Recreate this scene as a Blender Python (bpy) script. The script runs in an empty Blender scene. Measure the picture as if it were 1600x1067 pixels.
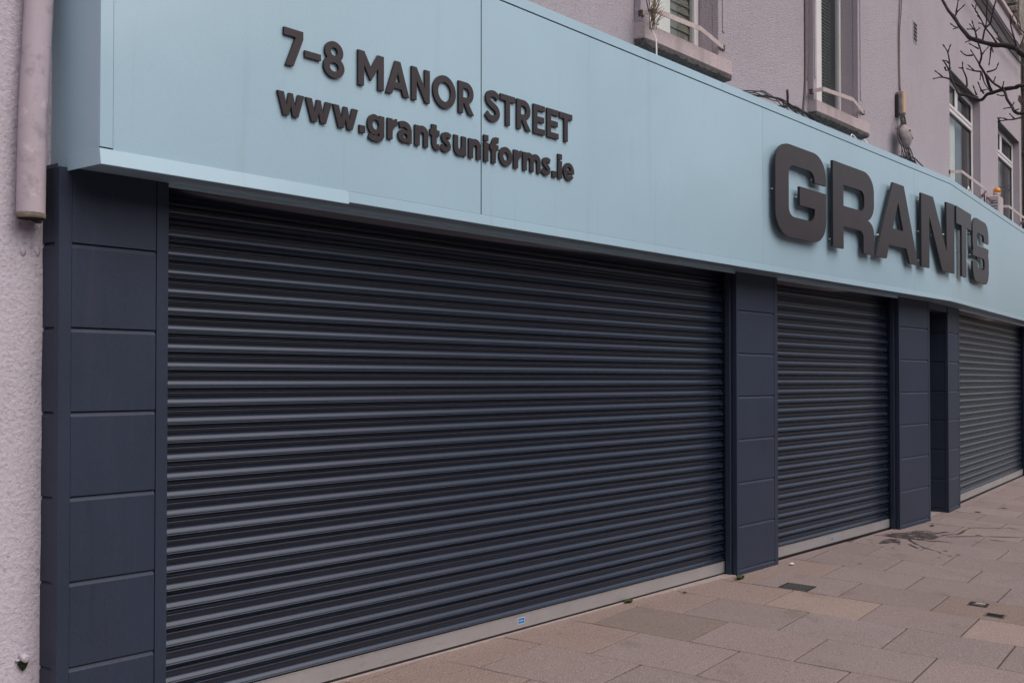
import bpy, bmesh, math, random
from mathutils import Vector, Matrix, noise
from mathutils.geometry import delaunay_2d_cdt

random.seed(11)
S = bpy.context.scene
COL = S.collection

# ------------------------------------------------------------------ camera, sky, sun, exposure
cam = bpy.data.cameras.new('camera')
cam.sensor_width = 36.0
cam.lens = 36.0 * 1780.0 / 1600.0
cam.shift_y = 0.0162
cam.clip_start = 0.05
cam.clip_end = 3000
cam_ob = bpy.data.objects.new('camera', cam)
COL.objects.link(cam_ob)
cam_ob.location = (0.0, 0.0, 1.55)
YAW = math.radians(38.8165)
cam_ob.rotation_euler = (math.radians(90 + 1.08), 0.0, YAW - math.radians(90))
S.camera = cam_ob

SUN_DIR = Vector((0.06, -1.0, 0.0)).normalized()
SUN_EL = math.radians(52)
world = bpy.data.worlds.new('World')
S.world = world
world.use_nodes = True
wn = world.node_tree.nodes
bg = wn['Background']
sky = wn.new('ShaderNodeTexSky')
sky.sky_type = 'NISHITA'
sky.sun_disc = False
sky.sun_elevation = SUN_EL
sky.sun_rotation = math.atan2(SUN_DIR.x, SUN_DIR.y)
sky.air_density = 0.9
sky.dust_density = 5.0
sky.ozone_density = 1.0
# a thin overcast greys the blue of the clear sky
veil = wn.new('ShaderNodeHueSaturation')
veil.inputs['Saturation'].default_value = 0.62
world.node_tree.links.new(sky.outputs[0], veil.inputs['Color'])
world.node_tree.links.new(veil.outputs[0], bg.inputs[0])
bg.inputs[1].default_value = 0.11

sun = bpy.data.lights.new('sun', 'SUN')
sun.energy = 1.3
sun.angle = math.radians(85)
sun.color = (1.0, 0.93, 0.90)
sun_ob = bpy.data.objects.new('sun', sun)
COL.objects.link(sun_ob)
to_sun = Vector((SUN_DIR.x * math.cos(SUN_EL), SUN_DIR.y * math.cos(SUN_EL), math.sin(SUN_EL)))
sun_ob.rotation_euler = to_sun.to_track_quat('Z', 'Y').to_euler()
sun_ob.location = (0, -20, 20)

S.view_settings.view_transform = 'Standard'
S.view_settings.look = 'None'
S.view_settings.gamma = 1.0
S.view_settings.use_curve_mapping = False
S.view_settings.exposure = 0.25
S.cycles.use_denoising = True
S.cycles.max_bounces = 8

# ------------------------------------------------------------------ materials
def mat(name, col, rough=0.6, metal=0.0, spec=0.5, bump=None, var=None, extra=None):
    """bump: (scale, strength, distance[, detail]); var: (scale, amount) brightness variation in object space"""
    m = bpy.data.materials.new(name)
    m.use_nodes = True
    nt = m.node_tree
    b = nt.nodes['Principled BSDF']
    b.inputs['Base Color'].default_value = (*col, 1)
    b.inputs['Roughness'].default_value = rough
    b.inputs['Metallic'].default_value = metal
    b.inputs['Specular IOR Level'].default_value = spec
    geo = nt.nodes.new('ShaderNodeNewGeometry')
    out = None
    if var:
        prev = None
        for k, (sc, amt) in enumerate(var):
            n = nt.nodes.new('ShaderNodeTexNoise')
            n.inputs['Scale'].default_value = sc
            n.inputs['Detail'].default_value = 5
            n.inputs['Roughness'].default_value = 0.6
            nt.links.new(geo.outputs['Position'], n.inputs['Vector'])
            r = nt.nodes.new('ShaderNodeMapRange')
            r.inputs['From Min'].default_value = 0.3
            r.inputs['From Max'].default_value = 0.7
            r.inputs['To Min'].default_value = 1 - amt
            r.inputs['To Max'].default_value = 1 + amt
            nt.links.new(n.outputs['Fac'], r.inputs['Value'])
            if prev is None:
                prev = r.outputs[0]
            else:
                mm = nt.nodes.new('ShaderNodeMath'); mm.operation = 'MULTIPLY'
                nt.links.new(prev, mm.inputs[0]); nt.links.new(r.outputs[0], mm.inputs[1])
                prev = mm.outputs[0]
        vm = nt.nodes.new('ShaderNodeVectorMath'); vm.operation = 'SCALE'
        vm.inputs[0].default_value = col
        nt.links.new(prev, vm.inputs['Scale'])
        nt.links.new(vm.outputs[0], b.inputs['Base Color'])
        out = vm.outputs[0]
    if bump:
        prevn = None
        for (sc, st, dist) in bump:
            n = nt.nodes.new('ShaderNodeTexNoise')
            n.inputs['Scale'].default_value = sc
            n.inputs['Detail'].default_value = 3
            nt.links.new(geo.outputs['Position'], n.inputs['Vector'])
            bp = nt.nodes.new('ShaderNodeBump')
            bp.inputs['Strength'].default_value = st
            bp.inputs['Distance'].default_value = dist
            nt.links.new(n.outputs['Fac'], bp.inputs['Height'])
            if prevn is not None:
                nt.links.new(prevn, bp.inputs['Normal'])
            prevn = bp.outputs[0]
        nt.links.new(prevn, b.inputs['Normal'])
    m['_out'] = 0
    return m

def noise_mask(nt, scale, lo, hi, geo, detail=4, off=(0, 0, 0)):
    mp = nt.nodes.new('ShaderNodeVectorMath'); mp.operation = 'ADD'
    mp.inputs[1].default_value = off
    nt.links.new(geo.outputs['Position'], mp.inputs[0])
    n = nt.nodes.new('ShaderNodeTexNoise')
    n.inputs['Scale'].default_value = scale
    n.inputs['Detail'].default_value = detail
    n.inputs['Roughness'].default_value = 0.65
    nt.links.new(mp.outputs[0], n.inputs['Vector'])
    r = nt.nodes.new('ShaderNodeMapRange')
    r.interpolation_type = 'SMOOTHSTEP'
    r.inputs['From Min'].default_value = lo
    r.inputs['From Max'].default_value = hi
    nt.links.new(n.outputs['Fac'], r.inputs['Value'])
    return r.outputs[0]

def mixcol(nt, fac, a, b, mode='MIX'):
    mx = nt.nodes.new('ShaderNodeMix'); mx.data_type = 'RGBA'; mx.blend_type = mode
    if isinstance(fac, float): mx.inputs[0].default_value = fac
    else: nt.links.new(fac, mx.inputs[0])
    for s, v in ((6, a), (7, b)):
        if isinstance(v, tuple): mx.inputs[s].default_value = (*v, 1)
        else: nt.links.new(v, mx.inputs[s])
    return mx.outputs[2]

def slab_material():
    m = bpy.data.materials.new('concrete_slab'); m.use_nodes = True
    nt = m.node_tree; b = nt.nodes['Principled BSDF']
    geo = nt.nodes.new('ShaderNodeNewGeometry')
    oi = nt.nodes.new('ShaderNodeObjectInfo')
    c = mixcol(nt, noise_mask(nt, 1.1, .35, .68, geo), (.168, .126, .118), (.194, .146, .137))
    c = mixcol(nt, noise_mask(nt, 140, .38, .66, geo, 2), c, (.32, .255, .245))
    c = mixcol(nt, noise_mask(nt, 190, .58, .72, geo, 2, (3, 1, 0)), c, (.075, .056, .052))
    # worn stains and algae patches
    st = noise_mask(nt, 2.3, .56, .74, geo, 6, (7, 2, 0))
    mm = nt.nodes.new('ShaderNodeMath'); mm.operation = 'MULTIPLY'; mm.inputs[1].default_value = .45
    nt.links.new(st, mm.inputs[0])
    c = mixcol(nt, mm.outputs[0], c, (.105, .088, .064))
    # a little pale chewing gum and grit
    vor = nt.nodes.new('ShaderNodeTexVoronoi'); vor.inputs['Scale'].default_value = 3.1
    wob = nt.nodes.new('ShaderNodeVectorMath'); wob.operation = 'ADD'; wob.inputs[1].default_value = (4.3, 1.7, 0)
    nt.links.new(geo.outputs['Position'], wob.inputs[0]); nt.links.new(wob.outputs[0], vor.inputs['Vector'])
    g = nt.nodes.new('ShaderNodeMapRange'); g.inputs['From Min'].default_value = .045; g.inputs['From Max'].default_value = .03
    nt.links.new(vor.outputs['Distance'], g.inputs['Value'])
    sel = nt.nodes.new('ShaderNodeSeparateColor'); nt.links.new(vor.outputs['Color'], sel.inputs[0])
    gt = nt.nodes.new('ShaderNodeMath'); gt.operation = 'GREATER_THAN'; gt.inputs[1].default_value = .62
    nt.links.new(sel.outputs[0], gt.inputs[0])
    gm = nt.nodes.new('ShaderNodeMath'); gm.operation = 'MULTIPLY'
    nt.links.new(g.outputs[0], gm.inputs[0]); nt.links.new(gt.outputs[0], gm.inputs[1])
    gm2 = nt.nodes.new('ShaderNodeMath'); gm2.operation = 'MULTIPLY'; gm2.inputs[1].default_value = .55
    nt.links.new(gm.outputs[0], gm2.inputs[0])
    c = mixcol(nt, gm2.outputs[0], c, (.34, .30, .29))
    c = mixcol(nt, 1.0, c, oi.outputs['Color'], 'MULTIPLY')
    nt.links.new(c, b.inputs['Base Color'])
    b.inputs['Roughness'].default_value = .82
    b.inputs['Specular IOR Level'].default_value = .35
    n = nt.nodes.new('ShaderNodeTexNoise'); n.inputs['Scale'].default_value = 150; n.inputs['Detail'].default_value = 3
    nt.links.new(geo.outputs['Position'], n.inputs['Vector'])
    bp = nt.nodes.new('ShaderNodeBump'); bp.inputs['Strength'].default_value = .5; bp.inputs['Distance'].default_value = .003
    nt.links.new(n.outputs['Fac'], bp.inputs['Height']); nt.links.new(bp.outputs[0], b.inputs['Normal'])
    return m

def render_material(name, c1, c2, dirt, s1, st1, d1, s2, st2, d2, streak=.25):
    """painted render: two bump scales, faint patchiness, thin rain streaks with their own shape"""
    m = bpy.data.materials.new(name); m.use_nodes = True
    nt = m.node_tree; b = nt.nodes['Principled BSDF']
    geo = nt.nodes.new('ShaderNodeNewGeometry')
    c = mixcol(nt, noise_mask(nt, .9, .35, .68, geo, 6), c1, c2)
    mp = nt.nodes.new('ShaderNodeVectorMath'); mp.operation = 'MULTIPLY'; mp.inputs[1].default_value = (7, 7, .45)
    nt.links.new(geo.outputs['Position'], mp.inputs[0])
    n = nt.nodes.new('ShaderNodeTexNoise'); n.inputs['Scale'].default_value = 1; n.inputs['Detail'].default_value = 5
    nt.links.new(mp.outputs[0], n.inputs['Vector'])
    r = nt.nodes.new('ShaderNodeMapRange'); r.inputs['From Min'].default_value = .52; r.inputs['From Max'].default_value = .75
    r.inputs['To Max'].default_value = streak
    nt.links.new(n.outputs['Fac'], r.inputs['Value'])
    c = mixcol(nt, r.outputs[0], c, dirt)
    c = mixcol(nt, noise_mask(nt, s1 * .9, .50, .74, geo, 3), c, tuple(v * .70 for v in c1))
    c = mixcol(nt, noise_mask(nt, s1 * 1.2, .56, .78, geo, 3, (3, 9, 2)), c, tuple(min(.8, v * 1.22) for v in c1))
    nt.links.new(c, b.inputs['Base Color'])
    b.inputs['Roughness'].default_value = .88
    b.inputs['Specular IOR Level'].default_value = .25
    prev = None
    for (sc, s_, d_) in ((s1, st1, d1), (s2, st2, d2)):
        n = nt.nodes.new('ShaderNodeTexNoise'); n.inputs['Scale'].default_value = sc; n.inputs['Detail'].default_value = 4
        nt.links.new(geo.outputs['Position'], n.inputs['Vector'])
        bp = nt.nodes.new('ShaderNodeBump'); bp.inputs['Strength'].default_value = s_; bp.inputs['Distance'].default_value = d_
        nt.links.new(n.outputs['Fac'], bp.inputs['Height'])
        if prev: nt.links.new(prev, bp.inputs['Normal'])
        prev = bp.outputs[0]
    nt.links.new(prev, b.inputs['Normal'])
    return m

def glass_material():
    m = bpy.data.materials.new('window_glass'); m.use_nodes = True
    nt = m.node_tree; nt.nodes.clear()
    o = nt.nodes.new('ShaderNodeOutputMaterial')
    mx = nt.nodes.new('ShaderNodeMixShader'); lw = nt.nodes.new('ShaderNodeLayerWeight'); lw.inputs[0].default_value = .5
    tr = nt.nodes.new('ShaderNodeBsdfTransparent'); tr.inputs[0].default_value = (.90, .93, .93, 1)
    gl = nt.nodes.new('ShaderNodeBsdfGlossy'); gl.inputs['Roughness'].default_value = .02
    pw = nt.nodes.new('ShaderNodeMath'); pw.operation = 'POWER'; pw.inputs[1].default_value = 4.5
    nt.links.new(lw.outputs['Facing'], pw.inputs[0])
    fr = nt.nodes.new('ShaderNodeMath'); fr.operation = 'MULTIPLY_ADD'; fr.inputs[1].default_value = .6; fr.inputs[2].default_value = .04
    nt.links.new(pw.outputs[0], fr.inputs[0]); nt.links.new(fr.outputs[0], mx.inputs[0]); nt.links.new(tr.outputs[0], mx.inputs[1]); nt.links.new(gl.outputs[0], mx.inputs[2])
    nt.links.new(mx.outputs[0], o.inputs[0])
    return m

M = {}
M['slab'] = slab_material()
M['mortar'] = mat('mortar', (.05, .04, .037), .95, var=[(9, .3)])
M['asphalt'] = mat('asphalt', (.05, .05, .052), .9, var=[(3, .2), (90, .3)], bump=[(120, .5, .004)])
M['kerb'] = mat('granite_kerb', (.27, .25, .24), .8, var=[(60, .25)])
M['earth'] = mat('ground', (.12, .11, .09), .95, var=[(.05, .2)])
M['white_render'] = render_material('white_painted_render', (.57, .515, .58), (.53, .48, .54), (.40, .34, .36), 62, .6, .011, 190, .4, .004, .15)
M['pipe_paint'] = render_material('painted_pipe', (.55, .465, .52), (.50, .425, .475), (.42, .36, .38), 12, .10, .004, 150, .12, .002, .2)
M['pink_render'] = render_material('mauve_roughcast_render', (.455, .405, .445), (.42, .372, .41), (.31, .26, .28), 95, 1.0, .013, 240, .7, .007, .14)
M['sill'] = render_material('painted_sill', (.48, .39, .40), (.44, .36, .37), (.20, .165, .15), 60, .35, .005, 220, .3, .002, .5)
M['grime'] = mat('grime_under_sill', (.085, .072, .068), .95, var=[(30, .5)], bump=[(60, .8, .01)])
M['fascia'] = mat('pale_blue_panel', (.365, .530, .632), .40, spec=.45, var=[(.7, .04), (240, .06)], bump=[(220, .05, .001)])
M['fascia_shade'] = M['fascia']
M['dark_void'] = mat('dark_backing', (.012, .013, .016), .9)
M['charcoal'] = mat('charcoal_cladding', (.027, .0365, .063), .5, spec=.32, var=[(1.7, .10), (140, .14)], bump=[(300, .12, .001)])
M['slat'] = mat('charcoal_shutter_lath', (.0125, .0195, .0365), .26, spec=1.0, var=[(2.2, .12), (40, .08)], bump=[(30, .03, .002)])
M['alu'] = mat('brushed_aluminium', (.48, .465, .475), .42, metal=.55, var=[(3, .07), (120, .06)])
M['letter'] = mat('dark_brown_lettering', (.034, .024, .027), .48, spec=.32, var=[(5, .08), (220, .10)])
M['letter_edge'] = mat('lettering_edge', (.009, .010, .016), .5)
M['pin'] = mat('steel_pin', (.62, .62, .62), .3, metal=.9)
M['upvc'] = mat('white_upvc', (.66, .62, .63), .35, var=[(8, .04)])
M['glass'] = glass_material()
M['blind'] = mat('olive_blind_slats', (.22, .205, .165), .6, var=[(14, .1)])
M['blind_dark'] = mat('dark_green_blind', (.11, .125, .115), .6)
M['curtain'] = mat('white_curtain', (.90, .83, .80), .9, var=[(4, .06)])  # shared white; also paints the sky reflection in the far windows
M['grey_curtain'] = mat('grey_net_curtain', (.16, .175, .18), .9, var=[(9, .15)])
M['dark_room'] = mat('room_interior', (.05, .045, .042), .95)
M['rail'] = mat('painted_window_rail', (.46, .38, .37), .6, var=[(20, .15)])
M['rust'] = mat('rusty_steel', (.10, .055, .045), .85, var=[(40, .4)])
M['black_cable'] = mat('black_cable', (.018, .016, .018), .55)
M['grey_cable'] = mat('painted_cable', (.16, .125, .13), .7, var=[(30, .2)])
M['grey_plastic'] = mat('weathered_grey_plastic', (.30, .255, .26), .85, var=[(25, .25)])
M['orange_strip'] = mat('faded_orange_strip', (.52, .33, .20), .6)
M['orange_lens'] = mat('orange_strobe_lens', (.72, .25, .02), .25, spec=.6)
M['blue_stripe'] = mat('dark_blue_print', (.06, .07, .16), .6)
M['alarm'] = mat('pale_alarm_cover', (.44, .37, .38), .5, var=[(15, .08)])
M['bark'] = mat('brown_bark', (.030, .019, .019), .8, var=[(35, .45)], bump=[(70, .7, .006)])
M['twig'] = mat('reddish_twig', (.024, .012, .013), .75)
M['leaf'] = mat('dead_brown_leaf', (.045, .02, .018), .8, var=[(60, .3)])
M['weed'] = mat('green_weed', (.055, .085, .018), .8, var=[(60, .5)])
M['iron'] = mat('cast_iron', (.022, .023, .024), .55, metal=.3, var=[(50, .3)])
M['iron_bar'] = mat('worn_iron_bar', (.16, .155, .15), .6, metal=0, var=[(60, .4)])
M['rust_frame'] = mat('worn_cover_frame', (.13, .10, .09), .8, var=[(60, .5)])
M['blue_sticker'] = mat('blue_sticker_print', (.012, .17, .42), .45)
M['white_sticker'] = mat('white_sticker', (.66, .66, .68), .5)
M['grey_print'] = mat('small_grey_print', (.40, .37, .37), .6)
M['stone'] = mat('rough_stone', (.20, .175, .155), .95, var=[(3, .35), (11, .3)], bump=[(9, 1, .06)])
M['dark_pipe'] = mat('dark_drainpipe', (.10, .085, .085), .6, var=[(12, .3)])
M['moss'] = mat('wet_moss', (.012, .028, .008), .95, var=[(90, .5)])
M['plant'] = mat('dry_grass_stem', (.15, .10, .07), .9, var=[(50, .4)])
M['bulb'] = mat('pale_seed_head', (.60, .46, .34), .7)
M['plaster_filler'] = mat('filler_patch', (.55, .46, .49), .9, bump=[(60, 1, .02)])
M['slate'] = mat('slate_roof', (.09, .09, .10), .8, var=[(3, .2)])

def streaks(m, col, amt, sc=(16, 16, .9), lo=.55, hi=.75, off=(0, 0, 0)):
    # dust and rain marks with a shape of their own, laid over a finished material
    nt = m.node_tree; b = nt.nodes['Principled BSDF']
    geo = nt.nodes.new('ShaderNodeNewGeometry')
    mp = nt.nodes.new('ShaderNodeVectorMath'); mp.operation = 'MULTIPLY_ADD'; mp.inputs[1].default_value = sc; mp.inputs[2].default_value = off
    nt.links.new(geo.outputs['Position'], mp.inputs[0])
    n = nt.nodes.new('ShaderNodeTexNoise'); n.inputs['Scale'].default_value = 1; n.inputs['Detail'].default_value = 6; n.inputs['Roughness'].default_value = .7
    nt.links.new(mp.outputs[0], n.inputs['Vector'])
    r = nt.nodes.new('ShaderNodeMapRange'); r.inputs['From Min'].default_value = lo; r.inputs['From Max'].default_value = hi; r.inputs['To Max'].default_value = amt
    nt.links.new(n.outputs['Fac'], r.inputs['Value'])
    src = b.inputs['Base Color'].links[0].from_socket if b.inputs['Base Color'].links else tuple(b.inputs['Base Color'].default_value[:3])
    nt.links.new(mixcol(nt, r.outputs[0], src, col), b.inputs['Base Color'])
    return r.outputs[0]
streaks(M['charcoal'], (.10, .095, .10), .10)
streaks(M['charcoal'], (.008, .010, .014), .55, (22, 22, 1.3), .60, .78, (5, 3, 1))
M['slat'].node_tree.nodes['Principled BSDF'].inputs['Specular Tint'].default_value = (.86, .90, 1.0, 1)
streaks(M['slat'], (.07, .072, .08), .15, (3, 3, 30), .56, .8)
streaks(M['slat'], (.12, .11, .105), .35, (60, 60, 60), .72, .85, (4, 4, 4))
streaks(M['fascia'], (.20, .27, .30), .22, (11, 11, .55), .58, .82)
streaks(M['alu'], (.20, .17, .15), .5, (9, 9, 30), .58, .8)
streaks(M['letter'], (.10, .075, .07), .25, (10, 10, 8), .56, .8)

for k, cw, cr in (('fascia', .75, .10), ('letter', .35, .22)):
    pb = M[k].node_tree.nodes['Principled BSDF']
    pb.inputs['Coat Weight'].default_value = cw; pb.inputs['Coat Roughness'].default_value = cr

def spill_material():
    m = bpy.data.materials.new('dried_dark_spill'); m.use_nodes = True
    nt = m.node_tree; b = nt.nodes['Principled BSDF']
    geo = nt.nodes.new('ShaderNodeNewGeometry')
    c = mixcol(nt, noise_mask(nt, 9, .35, .7, geo, 5), (.030, .026, .026), (.085, .068, .064))
    nt.links.new(c, b.inputs['Base Color'])
    b.inputs['Roughness'].default_value = .5
    a = noise_mask(nt, 13, .34, .60, geo, 6, (2, 5, 0))
    nt.links.new(a, b.inputs['Alpha'])
    return m
M['spill'] = spill_material()

# ------------------------------------------------------------------ mesh helpers
A2 = math.radians(6.2)
PIV = Vector((12.69, 4.052, 0))
R2 = Matrix.Translation(PIV) @ Matrix.Rotation(A2, 4, 'Z') @ Matrix.Translation(Vector((0, -4.052, 0)))   # local (u, Y, z) of the far stretch -> world
ID = Matrix.Identity(4)
T31 = math.tan(A2 / 2)
def mitre1(Y): return 12.69 - (Y - 4.052) * T31      # x where the near stretch ends at depth Y
def mitre2(Y): return (Y - 4.052) * T31              # u where the far stretch starts at depth Y

def box(bm, x0, x1, y0, y1, z0, z1, bev=0.0, mi=0):
    vs = [bm.verts.new(p) for p in ((x0, y0, z0), (x1, y0, z0), (x1, y1, z0), (x0, y1, z0), (x0, y0, z1), (x1, y0, z1), (x1, y1, z1), (x0, y1, z1))]
    fs = [bm.faces.new([vs[i] for i in f]) for f in ((0, 3, 2, 1), (4, 5, 6, 7), (0, 1, 5, 4), (1, 2, 6, 5), (2, 3, 7, 6), (3, 0, 4, 7))]
    for f in fs: f.material_index = mi
    if bev > 0:
        es = list({e for f in fs for e in f.edges})
        bmesh.ops.bevel(bm, geom=es, offset=bev, segments=1, affect='EDGES', profile=.5)
    return vs

def prism(bm, pts, z0, z1):
    """vertical prism over a plan polygon (counter-clockwise)"""
    lo = [bm.verts.new((p[0], p[1], z0)) for p in pts]; hi = [bm.verts.new((p[0], p[1], z1)) for p in pts]
    n = len(pts)
    bm.faces.new(hi); bm.faces.new(lo[::-1])
    for i in range(n): bm.faces.new((lo[i], lo[(i + 1) % n], hi[(i + 1) % n], hi[i]))

def tube(bm, pts, segs=6, cap=True):
    """pts: (x, y, z, r)"""
    P = [Vector(p[:3]) for p in pts]; rings = []
    up = Vector((0.13, 0.31, 0.94))
    for i, p in enumerate(P):
        d = (P[min(i + 1, len(P) - 1)] - P[max(i - 1, 0)]).normalized()
        a = d.cross(up)
        if a.length < 1e-3: a = d.cross(Vector((1, 0, 0)))
        a.normalize(); b = d.cross(a)
        rings.append([bm.verts.new(p + (a * math.cos(2 * math.pi * k / segs) + b * math.sin(2 * math.pi * k / segs)) * pts[i][3]) for k in range(segs)])
    for r0, r1 in zip(rings, rings[1:]):
        for k in range(segs):
            f = bm.faces.new((r0[k], r0[(k + 1) % segs], r1[(k + 1) % segs], r1[k])); f.smooth = True
    if cap:
        bm.faces.new(rings[0][::-1]); bm.faces.new(rings[-1])

def smooth_path(pts, n=4):
    """Catmull-Rom through (x,y,z,r) points"""
    out = []
    for i in range(len(pts) - 1):
        p0 = pts[max(i - 1, 0)]; p1 = pts[i]; p2 = pts[i + 1]; p3 = pts[min(i + 2, len(pts) - 1)]
        for k in range(n):
            t = k / n
            out.append(tuple(.5 * ((2 * b) + (-a + c) * t + (2 * a - 5 * b + 4 * c - d) * t * t + (-a + 3 * b - 3 * c + d) * t ** 3) for a, b, c, d in zip(p0, p1, p2, p3)))
    out.append(tuple(pts[-1]))
    return out

def cyl(bm, c, axis, r, h, segs=10):
    a = Vector(axis).normalized(); c = Vector(c)
    tube(bm, [(*c, r), (*(c + a * h), r)], segs)

WM = {}
def link(name, data, parent=None):
    o = bpy.data.objects.new(name, data); COL.objects.link(o)
    if parent: o.parent = parent
    WM[o] = WM.get(parent, ID).copy()
    return o

def obj(name, bm, m, parent=None, xf=ID, origin=None):
    """bm in stretch coordinates; xf takes them to the world; the object becomes one mesh under parent"""
    bm.transform(xf)
    bmesh.ops.recalc_face_normals(bm, faces=bm.faces[:])
    inv = WM[parent].inverted() if parent else ID
    if origin is None:
        if parent is None:
            lo = [min(v.co[i] for v in bm.verts) for i in range(3)]; hi = [max(v.co[i] for v in bm.verts) for i in range(3)]
            origin = Vector(((lo[0] + hi[0]) / 2, (lo[1] + hi[1]) / 2, lo[2]))
        else:
            origin = inv @ Vector((0, 0, 0)) if False else None
    bm.transform(inv)
    me = bpy.data.meshes.new(name)
    if parent is not None:
        co = [v.co for v in bm.verts]
        ctr = Vector([(min(c[i] for c in co) + max(c[i] for c in co)) / 2 for i in range(3)])
    else:
        ctr = Vector(origin)
    bm.transform(Matrix.Translation(-ctr))
    bm.to_mesh(me); bm.free()
    for mm in (m if isinstance(m, (list, tuple)) else [m]): me.materials.append(mm)
    o = bpy.data.objects.new(name, me); COL.objects.link(o)
    if parent: o.parent = parent
    o.location = ctr
    WM[o] = WM.get(parent, ID) @ Matrix.Translation(ctr)
    return o

def thing(name, label, cat, loc, rz=0.0, group=None):
    o = bpy.data.objects.new(name, None); COL.objects.link(o)
    o.empty_display_size = .2
    o.location = loc; o.rotation_euler = (0, 0, rz)
    WM[o] = Matrix.Translation(Vector(loc)) @ Matrix.Rotation(rz, 4, 'Z')
    return tag(o, label, cat, group)

def tag(o, label=None, cat=None, group=None, kind=None):
    if label: o['label'] = label
    if cat: o['category'] = cat
    if group: o['group'] = group
    if kind: o['kind'] = kind
    return o

def nb(): return bmesh.new()
def one_box(*a, **k):
    bm = nb(); box(bm, *a, **k); return bm

# ------------------------------------------------------------------ 2D outlines: union / difference of polygons -> solid letters
def ell(cx, cy, rx, ry, a0=0, a1=360, n=40):
    return [(cx + rx * math.cos(math.radians(a0 + (a1 - a0) * i / n)), cy + ry * math.sin(math.radians(a0 + (a1 - a0) * i / n))) for i in range(n if abs(a1 - a0) == 360 else n + 1)]
def rc(x0, y0, x1, y1): return [(x0, y0), (x1, y0), (x1, y1), (x0, y1)]
def rr(x0, y0, x1, y1, rx, ry, corners='abcd', n=8):
    """rounded rectangle; corners: a bottom-left, b bottom-right, c top-right, d top-left"""
    out = []
    for key, cx, cy, a in (('a', x0 + rx, y0 + ry, 180), ('b', x1 - rx, y0 + ry, 270), ('c', x1 - rx, y1 - ry, 0), ('d', x0 + rx, y1 - ry, 90)):
        if key in corners: out += [(cx + rx * math.cos(math.radians(a + 90 * i / n)), cy + ry * math.sin(math.radians(a + 90 * i / n))) for i in range(n + 1)]
        else: out.append({'a': (x0, y0), 'b': (x1, y0), 'c': (x1, y1), 'd': (x0, y1)}[key])
    return out
def stroke(pts, th, sub=6):
    """thick line along a smooth path, square ends"""
    P = [Vector((p[0], p[1])) for p in (smooth_path(pts, sub) if sub > 1 else pts)]
    L, Rr = [], []
    for i, p in enumerate(P):
        d = (P[min(i + 1, len(P) - 1)] - P[max(i - 1, 0)]).normalized()
        nrm = Vector((-d.y, d.x)) * th / 2
        L.append(tuple(p + nrm)); Rr.append(tuple(p - nrm))
    return L + Rr[::-1]

def solid2d(ops, fx, d0, d1):
    """ops: [('+'|'-', polygon)] folded in order; fx maps (x, z) to plan x and z; front at depth d0, back at depth d1 -> bmesh"""
    verts, faces, edges = [], [], []
    for s, poly in ops:
        i0 = len(verts)
        if sum(a[0] * b[1] - a[1] * b[0] for a, b in zip(poly, poly[1:] + poly[:1])) < 0: poly = poly[::-1]
        verts += [Vector(fx(*p)) for p in poly]
        faces.append(list(range(i0, i0 + len(poly))))
    V, E, F, ov, oe, of = delaunay_2d_cdt(verts, edges, faces, 0, 1e-5)
    keep = []
    for f, src in zip(F, of):
        inside = False
        for k, (s, _) in enumerate(ops):
            if k in src: inside = (s == '+')
        if inside: keep.append(f)
    bm = nb()
    fr, bk = {}, {}
    for f in keep:
        for i in f:
            if i not in fr:
                fr[i] = bm.verts.new((V[i].x, d0, V[i].y)); bk[i] = bm.verts.new((V[i].x, d1, V[i].y))
    cnt = {}
    for f in keep:
        try:
            bm.faces.new([fr[i] for i in f]); bm.faces.new([bk[i] for i in f][::-1])
        except ValueError: continue
        for a, b in zip(f, f[1:] + f[:1]): cnt[frozenset((a, b))] = cnt.get(frozenset((a, b)), []) + [(a, b)]
    for k, l in cnt.items():
        if len(l) == 1:
            a, b = l[0]
            q = bm.faces.new((fr[b], fr[a], bk[a], bk[b])); q.material_index = 1
    return bm
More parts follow.
